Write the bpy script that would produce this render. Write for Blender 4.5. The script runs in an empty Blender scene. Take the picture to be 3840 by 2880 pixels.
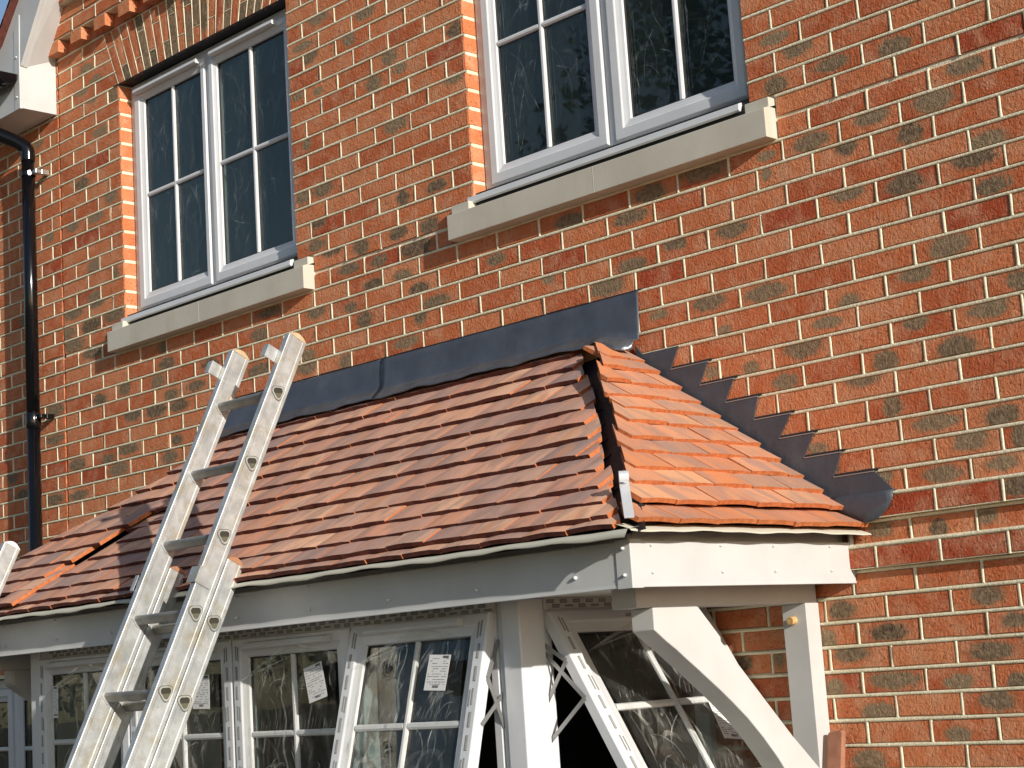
import bpy, bmesh, math, random
from mathutils import Vector, Matrix
random.seed(11)
S = bpy.context.scene
COL = S.collection
rad = math.radians

# ---------------------------------------------------------------- camera
cam = bpy.data.objects.new('camera', bpy.data.cameras.new('camera'))
COL.objects.link(cam)
r0 = Vector((0.6968204576731595, 0.7142794836417681, -0.06516186781099584))
r1 = Vector((-0.16286812723888544, 0.0690988459314515, -0.9842252397803257))
r2 = Vector((-0.6985092861930089, 0.6964410734149664, 0.16448285127253404))
CP = Vector((2.9250291429813715, -4.568479995329201, -0.5128709260442279))
m = Matrix((r0, -r1, -r2)).transposed().to_4x4()
m.translation = CP
cam.matrix_world = m
cam.data.sensor_fit = 'HORIZONTAL'
cam.data.sensor_width = 36
cam.data.lens = 6574.128355 / 3840 * 36
cam.data.clip_start = 0.05
cam.data.clip_end = 600
S.camera = cam
# ---------------------------------------------------------------- world and sun
W = bpy.data.worlds.new('World'); S.world = W; W.use_nodes = True
nt = W.node_tree; nt.nodes.clear()
sky = nt.nodes.new('ShaderNodeTexSky'); sky.sky_type = 'NISHITA'; sky.sun_disc = False
sky.sun_elevation = rad(16.8); sky.sun_rotation = rad(104.9)
sky.air_density = 1.0; sky.dust_density = 0.6; sky.ozone_density = 1.6
bg = nt.nodes.new('ShaderNodeBackground'); bg.inputs[1].default_value = 0.11
ow = nt.nodes.new('ShaderNodeOutputWorld')
nt.links.new(sky.outputs[0], bg.inputs[0]); nt.links.new(bg.outputs[0], ow.inputs[0])
sd = bpy.data.lights.new('sun', 'SUN'); sd.energy = 4.7; sd.angle = rad(0.53); sd.color = (1.0, 0.94, 0.86)
sun = bpy.data.objects.new('sun', sd); COL.objects.link(sun)
SUNV = Vector((-0.925, 0.246, -0.289)).normalized()
sun.rotation_euler = SUNV.to_track_quat('-Z', 'Y').to_euler()
sun.location = (20, -6, 8)
S.view_settings.view_transform = 'Standard'; S.view_settings.look = 'None'
S.view_settings.exposure = 0.12; S.view_settings.gamma = 1.0
S.view_settings.use_curve_mapping = False
S.render.engine = 'CYCLES'

# ---------------------------------------------------------------- node helpers
class Mat:
    def __init__(s, name, rough=0.6, color=(.5, .5, .5), metallic=0.0, spec=0.5):
        s.m = bpy.data.materials.new(name); s.m.use_nodes = True
        s.t = s.m.node_tree; s.b = s.t.nodes['Principled BSDF']; s.out = s.t.nodes['Material Output']
        s.b.inputs['Base Color'].default_value = (*color, 1)
        s.b.inputs['Roughness'].default_value = rough
        s.b.inputs['Metallic'].default_value = metallic
        s.b.inputs['Specular IOR Level'].default_value = spec
    def n(s, typ, **kw):
        nd = s.t.nodes.new(typ)
        for k, v in kw.items():
            if k.startswith('i_'):
                nd.inputs[k[2:].replace('_', ' ')].default_value = v
            else: setattr(nd, k, v)
        return nd
    def l(s, a, b): s.t.links.new(a, b)
    def pos(s, scale=(1, 1, 1), obj=False):
        tc = s.n('ShaderNodeTexCoord') if obj else s.n('ShaderNodeNewGeometry')
        mp = s.n('ShaderNodeMapping'); mp.inputs['Scale'].default_value = scale
        s.l(tc.outputs['Object' if obj else 'Position'], mp.inputs[0]); return mp.outputs[0]
    def noise(s, scale, detail=4, rough=0.55, vec=None, dist=0.0):
        nd = s.n('ShaderNodeTexNoise'); nd.inputs['Scale'].default_value = scale
        nd.inputs['Detail'].default_value = detail; nd.inputs['Roughness'].default_value = rough
        nd.inputs['Distortion'].default_value = dist
        s.l(vec if vec else s.pos(), nd.inputs['Vector']); return nd.outputs['Fac']
    def ramp(s, fac, stops):
        nd = s.n('ShaderNodeValToRGB'); e = nd.color_ramp.elements
        while len(e) < len(stops): e.new(0.5)
        for i, (p, c) in enumerate(stops):
            e[i].position = p; e[i].color = (*c, 1) if len(c) == 3 else c
        s.l(fac, nd.inputs[0]); return nd.outputs[0]
    def mix(s, fac, a, b, mode='MIX'):
        nd = s.n('ShaderNodeMix'); nd.data_type = 'RGBA'; nd.blend_type = mode
        for sock, v in ((nd.inputs[0], fac), (nd.inputs[6], a), (nd.inputs[7], b)):
            if hasattr(v, 'is_linked') or hasattr(v, 'links'): s.l(v, sock)
            elif isinstance(v, tuple): sock.default_value = (*v, 1)
            else: sock.default_value = v
        return nd.outputs[2]
    def math(s, op, a, b=None, c=None, clamp=False):
        nd = s.n('ShaderNodeMath'); nd.operation = op; nd.use_clamp = clamp
        for i, v in enumerate((a, b, c)):
            if v is None: continue
            if hasattr(v, 'links'): s.l(v, nd.inputs[i])
            else: nd.inputs[i].default_value = v
        return nd.outputs[0]
    def color(s, c):
        if isinstance(c, tuple): s.b.inputs['Base Color'].default_value = (*c, 1)
        else: s.l(c, s.b.inputs['Base Color'])
    def rough(s, r): s.l(r, s.b.inputs['Roughness'])
    def bump(s, h, strength=0.5, dist=0.002, prev=None):
        nd = s.n('ShaderNodeBump'); nd.inputs['Strength'].default_value = strength
        nd.inputs['Distance'].default_value = dist; s.l(h, nd.inputs['Height'])
        if prev: s.l(prev, nd.inputs['Normal'])
        s.l(nd.outputs[0], s.b.inputs['Normal']); return nd.outputs[0]

def sm(M_, fac, a, b):      # smoothstep a..b -> 0..1
    nd = M_.n('ShaderNodeMapRange'); nd.interpolation_type = 'SMOOTHSTEP'
    nd.inputs['From Min'].default_value = a; nd.inputs['From Max'].default_value = b
    M_.l(fac, nd.inputs[0]); return nd.outputs[0]

# ---------------------------------------------------------------- materials
def make_brick_mat():
    M_ = Mat('red_clay_brick', rough=0.9, spec=0.2)
    A = M_.n('ShaderNodeAttribute'); A.attribute_name = 'ba'
    B = M_.n('ShaderNodeAttribute'); B.attribute_name = 'bb'
    sa = M_.n('ShaderNodeSeparateColor'); M_.l(A.outputs['Color'], sa.inputs[0])
    sb = M_.n('ShaderNodeSeparateColor'); M_.l(B.outputs['Color'], sb.inputs[0])
    ofs = M_.n('ShaderNodeVectorMath'); ofs.operation = 'SCALE'; M_.l(A.outputs['Color'], ofs.inputs[0]); ofs.inputs[3].default_value = 7.0
    geo = M_.n('ShaderNodeNewGeometry')
    add = M_.n('ShaderNodeVectorMath'); M_.l(geo.outputs['Position'], add.inputs[0]); M_.l(ofs.outputs[0], add.inputs[1])
    v = add.outputs[0]
    base = M_.ramp(sa.outputs[0], [(0.0, (.37, .058, .022)), (.12, (.43, .095, .034)), (.35, (.52, .140, .052)), (.62, (.58, .178, .070)), (.85, (.60, .215, .094)), (1.0, (.50, .130, .046))])
    big = M_.noise(14, 4, .6, v)
    c = M_.mix(sm(M_, big, .40, .72), base, M_.mix(.55, base, (.62, .34, .20)), 'MIX')
    fine = M_.noise(170, 5, .65, v)
    c = M_.mix(sm(M_, fine, .50, .75), c, M_.mix(.38, c, (.68, .38, .23)))
    dk = M_.noise(90, 3, .6, v)
    c = M_.mix(sm(M_, dk, .56, .72), c, M_.mix(.75, c, (.10, .03, .018)))
    # kiln burnt patch: ellipse about (cx,cz) in world x,z
    sp = M_.n('ShaderNodeSeparateXYZ'); M_.l(geo.outputs['Position'], sp.inputs[0])
    dx = M_.math('DIVIDE', M_.math('SUBTRACT', sp.outputs[0], sb.outputs[0]), sb.outputs[2])
    dz = M_.math('DIVIDE', M_.math('SUBTRACT', sp.outputs[2], sb.outputs[1]), B.outputs['Alpha'])
    d2 = M_.math('ADD', M_.math('MULTIPLY', dx, dx), M_.math('MULTIPLY', dz, dz))
    wn = M_.noise(30, 4, .65, v, .8)
    d2 = M_.math('ADD', d2, M_.math('MULTIPLY', M_.math('SUBTRACT', wn, .5), 2.6))
    mask = M_.math('MULTIPLY', M_.math('SUBTRACT', 1.0, sm(M_, d2, .62, 1.22)), sm(M_, sa.outputs[1], 0.0, .25))
    halo = M_.math('MULTIPLY', M_.math('SUBTRACT', 1.0, sm(M_, d2, 1.1, 1.9)), M_.math('MULTIPLY', sm(M_, sa.outputs[1], 0.0, .25), .55))
    c = M_.mix(halo, c, (.36, .17, .085))
    pn = M_.noise(60, 5, .7, v)
    pcol = M_.mix(sm(M_, pn, .38, .66), M_.mix(sa.outputs[1], (.30, .215, .125), (.065, .050, .036)), M_.mix(sa.outputs[1], (.38, .28, .17), (.25, .185, .11)))
    c = M_.mix(M_.math('MULTIPLY', mask, .93), c, pcol)
    # white salts
    ef = M_.noise(24, 5, .75, v)
    c = M_.mix(M_.math('MULTIPLY', sm(M_, ef, .66, .82), .35), c, (.66, .50, .30))
    M_.color(c)
    # drag marks and creases
    mp = M_.n('ShaderNodeMapping'); M_.l(v, mp.inputs[0]); mp.inputs['Scale'].default_value = (1.0, 1.0, .38); mp.inputs['Rotation'].default_value = (0, .35, 0)
    h1 = M_.noise(120, 4, .6, mp.outputs[0], 1.2)
    h2 = M_.noise(320, 3, .6, v)
    h3 = M_.noise(48, 3, .55, v, 1.5)
    h = M_.math('ADD', M_.math('MULTIPLY', h1, 1.0), M_.math('ADD', M_.math('MULTIPLY', h2, .25), M_.math('MULTIPLY', h3, 1.9)))
    M_.bump(h, .55, .0050)
    return M_.m
M_BRICK = make_brick_mat()

def make_mortar():
    M_ = Mat('buff_mortar', rough=.95, spec=.15)
    c = M_.ramp(M_.noise(9, 4), [(.3, (.72, .63, .43)), (.7, (.90, .82, .60))])
    c = M_.mix(M_.math('MULTIPLY', sm(M_, M_.noise(150, 3), .5, .7), .5), c, (.56, .48, .34))
    M_.color(c)
    h = M_.math('ADD', M_.noise(260, 3), M_.math('MULTIPLY', M_.noise(60, 3), 1.5))
    M_.bump(h, .6, .003)
    return M_.m
M_MORTAR = make_mortar()

def make_tile(name, stops):
    M_ = Mat(name, rough=.82, spec=.25)
    oi = M_.n('ShaderNodeObjectInfo')
    tc = M_.n('ShaderNodeTexCoord')
    cv = M_.n('ShaderNodeCombineXYZ'); M_.l(M_.math('MULTIPLY', oi.outputs['Random'], 31.0), cv.inputs[0]); M_.l(M_.math('MULTIPLY', oi.outputs['Random'], 17.0), cv.inputs[1])
    ad = M_.n('ShaderNodeVectorMath'); M_.l(tc.outputs['Object'], ad.inputs[0]); M_.l(cv.outputs[0], ad.inputs[1])
    v = ad.outputs[0]
    base = M_.ramp(oi.outputs['Random'], stops)
    mp = M_.n('ShaderNodeMapping'); M_.l(v, mp.inputs[0]); mp.inputs['Scale'].default_value = (1, .35, 1); mp.inputs['Rotation'].default_value = (0, 0, .5)
    big = M_.noise(14, 3, .55, mp.outputs[0], .6)
    c = M_.mix(sm(M_, big, .42, .64), base, M_.mix(.58, base, (.30, .215, .185)))
    big2 = M_.noise(11, 2, .5, mp.outputs[0])
    c = M_.mix(M_.math('MULTIPLY', sm(M_, big2, .55, .7), .6), c, (.68, .31, .15))
    fine = M_.noise(420, 3, .7, v)
    c = M_.mix(M_.math('MULTIPLY', sm(M_, fine, .45, .72), .35), c, (.28, .165, .12))
    M_.color(c)
    h = M_.math('ADD', M_.noise(500, 3, .7, v), M_.math('MULTIPLY', M_.noise(45, 3, .6, mp.outputs[0]), 2.0))
    M_.bump(h, .45, .0012)
    return M_.m
M_TILE = make_tile('clay_roof_tile_brown', [(0, (.70, .34, .225)), (.14, (.44, .285, .24)), (.3, (.82, .43, .265)), (.45, (.52, .30, .235)), (.6, (.88, .50, .31)), (.74, (.38, .26, .23)), (.88, (.76, .35, .21)), (1, (.55, .33, .25))])
M_TILE2 = make_tile('clay_roof_tile_orange', [(0, (.56, .235, .125)), (.25, (.66, .31, .17)), (.5, (.50, .24, .15)), (.65, (.64, .24, .10)), (.8, (.42, .235, .16)), (1, (.70, .36, .19))])
M_TILE_EDGE = Mat('orange_clay_tile_edge', rough=.85, color=(.50, .155, .048), spec=.2)
M_TILE_EDGE.color(M_TILE_EDGE.ramp(M_TILE_EDGE.noise(60), [(.35, (.40, .115, .04)), (.7, (.56, .19, .07))])); M_TILE_EDGE.bump(M_TILE_EDGE.noise(300), .4, .001); M_TILE_EDGE = M_TILE_EDGE.m
M_TAIL = Mat('clay_tile_tail_with_shade', rough=.85, spec=.2)  # shade on the front tile tails is put into this darker clay
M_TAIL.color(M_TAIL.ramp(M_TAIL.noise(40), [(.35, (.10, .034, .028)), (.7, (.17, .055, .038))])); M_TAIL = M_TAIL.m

def make_white(name, c1, c2, rough, bscale=40, bs=.06):
    M_ = Mat(name, rough=rough, spec=.45)
    c = M_.ramp(M_.noise(6, 4), [(.35, c1), (.7, c2)])
    c = M_.mix(M_.math('MULTIPLY', sm(M_, M_.noise(35, 5, .7), .60, .80), .28), c, (.50, .47, .41))
    M_.color(c)
    M_.bump(M_.noise(bscale, 3), bs, .002)
    return M_.m
M_PVC = make_white('white_upvc', (.62, .63, .64), (.68, .69, .70), .28)
M_FASCIA = make_white('white_painted_fascia', (.52, .525, .515), (.58, .585, .57), .38, 12, .10)
M_TIMBER = make_white('white_primed_timber', (.52, .515, .50), (.58, .575, .555), .55, 70, .10)
M_SOFFIT = make_white('white_soffit_board', (.60, .58, .54), (.66, .64, .60), .6)

def make_stone():
    M_ = Mat('cast_stone', rough=.85, spec=.25)
    c = M_.ramp(M_.noise(5, 5, .6), [(.3, (.50, .47, .39)), (.7, (.58, .55, .465))])
    c = M_.mix(M_.math('MULTIPLY', sm(M_, M_.noise(90, 3, .7), .55, .8), .3), c, (.40, .37, .30))
    ps = M_.noise(1.0, 3, .6, M_.pos((9, 9, 2.0)))
    c = M_.mix(M_.math('MULTIPLY', sm(M_, ps, .56, .8), .35), c, (.45, .35, .22))
    M_.color(c); M_.bump(M_.noise(400, 3), .25, .001)
    return M_.m
M_STONE = make_stone()

def make_lead(k=1.0, t=(1, 1, 1)):
    M_ = Mat('dark_lead_sheet', rough=.48, metallic=.2, spec=.5)
    c = M_.ramp(M_.noise(7, 5, .6), [(a_, tuple(q * k * w for q, w in zip(c_, t))) for a_, c_ in ((.3, (.060, .070, .090)), (.6, (.088, .100, .125)), (.85, (.15, .165, .19)))])
    c = M_.mix(M_.math('MULTIPLY', sm(M_, M_.noise(1, 4, .7, M_.pos((60, 60, 5))), .55, .8), .35), c, (.16, .17, .19))
    M_.color(c)
    M_.rough(M_.math('MULTIPLY_ADD', M_.noise(18, 4), .35, .28))
    M_.bump(M_.math('ADD', M_.noise(16, 3), M_.math('MULTIPLY', M_.noise(70, 3), .3)), .35, .006)
    return M_.m
M_LEAD = make_lead()
M_LEAD_W = make_lead(.95, (.98, .98, .96))
M_LEAD_EDGE = Mat('lit_lead_edge', rough=.35, metallic=.6, color=(.42, .43, .44)).m

def make_alu(name, base, dark, stain):
    M_ = Mat(name, rough=.45, metallic=.62, spec=.5)
    c = M_.ramp(M_.noise(16, 5, .65), [(.3, dark), (.62, base), (.9, base)])
    c = M_.mix(M_.math('MULTIPLY', sm(M_, M_.noise(9, 6, .75), .48, .66), .85), c, stain)
    c = M_.mix(M_.math('MULTIPLY', sm(M_, M_.noise(42, 5, .75), .62, .72), .85), c, (.24, .20, .13))
    sc = M_.noise(1, 3, .6, M_.pos((300, 40, 20)))
    c = M_.mix(M_.math('MULTIPLY', sm(M_, sc, .60, .75), .3), c, (.75, .74, .70))
    M_.color(c)
    M_.rough(M_.math('MULTIPLY_ADD', M_.noise(25, 4), .35, .32))
    M_.bump(M_.noise(60, 4), .15, .002)
    return M_.m
M_ALU = make_alu('weathered_aluminium', (.58, .59, .58), (.38, .40, .40), (.44, .40, .31))
M_ALU2 = make_alu('weathered_aluminium_rung', (.30, .29, .27), (.20, .20, .19), (.27, .23, .17))
M_CAP = Mat('tan_plastic_end_cap', rough=.6, color=(.50, .37, .21))
M_CAP.color(M_CAP.ramp(M_CAP.noise(30), [(.35, (.42, .29, .16)), (.7, (.60, .46, .29))])); M_CAP = M_CAP.m
M_CAPR = Mat('brown_plastic_end_cap', rough=.6, color=(.36, .17, .085)).m
M_HOLE = Mat('rung_hollow_shade', rough=.9, color=(.035, .032, .02)).m  # flat plate colour painting the dark inside of an open rung end
M_OLIVE = Mat('olive_aluminium_inside', rough=.7, color=(.10, .095, .055)).m  # olive tone for the lower bore and the ring behind the collar
M_BLACK = Mat('black_plastic_gloss', rough=.16, color=(.004, .004, .005), spec=.5)
M_BLACK.bump(M_BLACK.noise(5, 2), .05, .004); M_BLACK = M_BLACK.m
M_LINTEL = Mat('black_steel_lintel', rough=.5, color=(.012, .011, .011)).m
M_FELT = Mat('black_roof_membrane', rough=.55, color=(.014, .014, .015))
M_FELT.bump(M_FELT.noise(60, 4), .8, .006); M_FELT = M_FELT.m
M_CREAM = Mat('cream_underlay', rough=.75, color=(.55, .53, .43)).m
M_METAL = Mat('bright_steel', rough=.3, metallic=.85, color=(.62, .62, .60)).m
M_GALV = Mat('galvanised_strap', rough=.4, metallic=.3, color=(.66, .68, .70)).m
M_PEG = Mat('raw_wood_peg', rough=.7, color=(.58, .36, .13))
M_PEG.color(M_PEG.ramp(M_PEG.noise(90), [(.4, (.50, .28, .09)), (.6, (.66, .43, .18))])); M_PEG = M_PEG.m
M_BOARD = Mat('terracotta_board', rough=.85, color=(.34, .145, .085))
M_BOARD.color(M_BOARD.ramp(M_BOARD.noise(25), [(.35, (.28, .115, .07)), (.7, (.38, .17, .10))])); M_BOARD.bump(M_BOARD.noise(200), .3, .001); M_BOARD = M_BOARD.m
M_SLOT = Mat('grey_slot', rough=.7, color=(.33, .335, .315)).m
M_SLOTRIM = Mat('slot_rim_shade', rough=.7, color=(.15, .15, .14)).m  # recess shade painted as a dark rim round the raised slots
M_GASKET_SHADE = Mat('black_gasket_and_shade', rough=.6, color=(.02, .02, .022)).m  # gaskets and joints, also the painted shadow gap under the cills
M_PAPER = Mat('white_sticker_paper', rough=.7, color=(.72, .72, .70)).m
M_INK = Mat('black_print_ink', rough=.7, color=(.10, .10, .10)).m
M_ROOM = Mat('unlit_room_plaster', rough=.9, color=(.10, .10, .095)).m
M_GREYW = Mat('pale_screw_cap', rough=.35, color=(.72, .72, .70)).m

def make_glass():
    M_ = Mat('window_glass'); t = M_.t; t.nodes.remove(M_.b)
    ge = M_.n('ShaderNodeNewGeometry'); dt = M_.n('ShaderNodeVectorMath'); dt.operation = 'DOT_PRODUCT'
    M_.l(ge.outputs['Normal'], dt.inputs[0]); M_.l(ge.outputs['Incoming'], dt.inputs[1])
    fr = M_.math('MULTIPLY_ADD', M_.math('POWER', M_.math('SUBTRACT', 1.0, M_.math('ABSOLUTE', dt.outputs['Value'])), 5.0), .95, .045)
    tr = M_.n('ShaderNodeBsdfTransparent'); tr.inputs[0].default_value = (.70, .76, .76, 1)
    gl = M_.n('ShaderNodeBsdfGlossy'); gl.inputs['Roughness'].default_value = .015; gl.inputs[0].default_value = (1, .92, .84, 1)
    mx = M_.n('ShaderNodeMixShader'); M_.l(fr, mx.inputs[0])
    nz = M_.noise(2.2, 2, .5); bp = M_.n('ShaderNodeBump'); bp.inputs['Strength'].default_value = .04; bp.inputs['Distance'].default_value = .02
    M_.l(nz, bp.inputs['Height']); M_.l(bp.outputs[0], gl.inputs['Normal'])
    M_.l(tr.outputs[0], mx.inputs[1]); M_.l(gl.outputs[0], mx.inputs[2]); M_.l(mx.outputs[0], M_.out.inputs[0])
    return M_.m
M_GLASS = make_glass()

def make_film(name, tr_, white, gloss):
    M_ = Mat(name); M_.t.nodes.remove(M_.b)
    tr = M_.n('ShaderNodeBsdfTransparent'); tr.inputs[0].default_value = (.97, .97, .95, 1)
    df = M_.n('ShaderNodeBsdfDiffuse'); df.inputs[0].default_value = (.70, .70, .64, 1)
    gl = M_.n('ShaderNodeBsdfGlossy'); gl.inputs['Roughness'].default_value = .22; gl.inputs[0].default_value = (.95, .95, .9, 1)
    m1 = M_.n('ShaderNodeMixShader'); m1.inputs[0].default_value = gloss
    M_.l(df.outputs[0], m1.inputs[1]); M_.l(gl.outputs[0], m1.inputs[2])
    m2 = M_.n('ShaderNodeMixShader')
    f = sm(M_, M_.noise(14, 4, .7, M_.pos((1, 1, .45)), 1.5), .45, .80)
    M_.l(M_.math('MULTIPLY_ADD', f, white, tr_, clamp=True), m2.inputs[0])
    M_.l(tr.outputs[0], m2.inputs[1]); M_.l(m1.outputs[0], m2.inputs[2]); M_.l(m2.outputs[0], M_.out.inputs[0])
    return M_.m
M_FILM = make_film('clear_protective_film', .035, .15, .5)
M_HAZE = make_film('hazed_film_on_glass', .16, .16, .25)  # film sheet with a pale haze painted in to lift the dark glass
M_CREASE = make_film('film_crease', .20, .50, .4)
M_CREASE_IN = make_film('faint_film_crease', .08, .34, .3)
M_SWATH = make_film('film_swath', .06, .36, .3)

# ---------------------------------------------------------------- mesh helpers
def obj(name, me, parent=None, mw=None):
    o = bpy.data.objects.new(name, me); COL.objects.link(o)
    if parent is not None: o.parent = parent
    if mw is not None: o.matrix_local = mw
    return o

class MB:
    def __init__(s): s.v = []; s.f = []; s.mi = []; s.cur = 0
    def add(s, vs, fs, mi=None):
        b = len(s.v); s.v += [tuple(p) for p in vs]
        s.f += [tuple(b + i for i in f) for f in fs]; s.mi += [s.cur if mi is None else mi] * len(fs); return b
    def box(s, x0, x1, y0, y1, z0, z1, mi=None):
        if x0 > x1: x0, x1 = x1, x0
        if y0 > y1: y0, y1 = y1, y0
        if z0 > z1: z0, z1 = z1, z0
        s.add([(x0, y0, z0), (x1, y0, z0), (x1, y1, z0), (x0, y1, z0), (x0, y0, z1), (x1, y0, z1), (x1, y1, z1), (x0, y1, z1)],
              [(3, 2, 1, 0), (4, 5, 6, 7), (0, 1, 5, 4), (1, 2, 6, 5), (2, 3, 7, 6), (3, 0, 4, 7)], mi); return s
    def prism(s, pts, fn, d0, d1, mi=None):   # pts 2D CCW outline, fn(a,b,d)->3D
        n = len(pts)
        vs = [fn(a, b, d0) for a, b in pts] + [fn(a, b, d1) for a, b in pts]
        s.add(vs, [tuple(range(n))[::-1], tuple(range(n, 2 * n))] + [(i, (i + 1) % n, n + (i + 1) % n, n + i) for i in range(n)], mi); return s
    def tube(s, path, r, n=12, mi=None, caps=True):
        P = [Vector(p) for p in path]; rings = []
        up = None
        for i, p in enumerate(P):
            t = (P[min(i + 1, len(P) - 1)] - P[max(i - 1, 0)]).normalized()
            if up is None: up = t.orthogonal().normalized()
            up = (up - t * up.dot(t)).normalized(); w = t.cross(up)
            rr = r[i] if isinstance(r, (list, tuple)) else r
            rings.append([p + (up * math.cos(a) + w * math.sin(a)) * rr for a in [2 * math.pi * k / n for k in range(n)]])
        vs = [q for R_ in rings for q in R_]; fs = []
        for i in range(len(P) - 1):
            for k in range(n): fs.append((i * n + k, i * n + (k + 1) % n, (i + 1) * n + (k + 1) % n, (i + 1) * n + k))
        if caps: fs += [tuple(range(n))[::-1], tuple(range((len(P) - 1) * n, len(P) * n))]
        s.add(vs, fs, mi); return s
    def ring(s, x0, x1, z0, z1, prof, mi=None):   # mitred rectangular frame, prof [(inset,y)]
        vs = []; n = len(prof)
        for (sx, sz) in ((0, 0), (1, 0), (1, 1), (0, 1)):
            for (ins, y) in prof:
                vs.append(((x0 + ins) if sx == 0 else (x1 - ins), y, (z0 + ins) if sz == 0 else (z1 - ins)))
        fs = []
        for k in range(4):
            k2 = (k + 1) % 4
            for i in range(n - 1): fs.append((k * n + i, k2 * n + i, k2 * n + i + 1, k * n + i + 1))
        s.add(vs, fs, mi); return s
    def mesh(s, name, mats, smooth=False, recalc=True):
        me = bpy.data.meshes.new(name); me.from_pydata(s.v, [], s.f)
        for m_ in (mats if isinstance(mats, (list, tuple)) else [mats]): me.materials.append(m_)
        me.polygons.foreach_set('material_index', s.mi)
        if recalc:
            bm = bmesh.new(); bm.from_mesh(me); bmesh.ops.recalc_face_normals(bm, faces=bm.faces); bm.to_mesh(me); bm.free()
        if smooth: me.polygons.foreach_set('use_smooth', [True] * len(me.polygons))
        me.update(); return me
    def build(s, name, mats, parent=None, smooth=False, bevel=0, seg=2, mw=None, recalc=True):
        o = obj(name, s.mesh(name, mats, smooth, recalc), parent, mw)
        if bevel:
            b = o.modifiers.new('edge', 'BEVEL'); b.width = bevel; b.segments = seg; b.limit_method = 'ANGLE'; b.angle_limit = rad(35)
        return o

def empty(name, loc=(0, 0, 0), label=None, cat=None, group=None, rz=0):
    o = bpy.data.objects.new(name, None); COL.objects.link(o); o.location = loc; o.rotation_euler = (0, 0, rz)
    o.empty_display_size = .1
    if label: o['label'] = label; o['kind'] = 'thing'
    if cat: o['category'] = cat
    if group: o['group'] = group
    return o
def tag(o, label=None, cat=None, group=None, kind=None):
    for k, v in (('label', label), ('category', cat), ('group', group), ('kind', kind or ('thing' if label else None))):
        if v: o[k] = v
    return o
U = random.uniform
# ================================================================ setting: ground, rooms behind the glass
g = MB(); g.add([(-150, -150, -2.1), (150, -150, -2.1), (150, 150, -2.1), (-150, 150, -2.1)], [(0, 1, 2, 3)])
gm = Mat('dusty_site_ground', rough=.95, spec=.1)
gm.color(gm.ramp(gm.noise(1.5, 5), [(.3, (.10, .08, .062)), (.7, (.16, .13, .10))])); gm.bump(gm.noise(20, 4), .5, .02)
tag(g.build('ground', gm.m, recalc=False), kind='structure')
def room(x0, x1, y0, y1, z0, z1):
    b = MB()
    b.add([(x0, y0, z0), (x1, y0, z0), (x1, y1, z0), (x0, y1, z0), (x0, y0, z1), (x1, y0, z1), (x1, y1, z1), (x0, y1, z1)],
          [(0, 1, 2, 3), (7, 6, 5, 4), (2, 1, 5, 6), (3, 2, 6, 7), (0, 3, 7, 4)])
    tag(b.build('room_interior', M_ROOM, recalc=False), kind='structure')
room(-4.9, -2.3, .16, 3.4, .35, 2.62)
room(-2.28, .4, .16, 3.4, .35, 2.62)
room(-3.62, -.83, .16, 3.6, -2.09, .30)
room(-6.5, -4.7, .16, 3.0, -2.09, .30)

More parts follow.
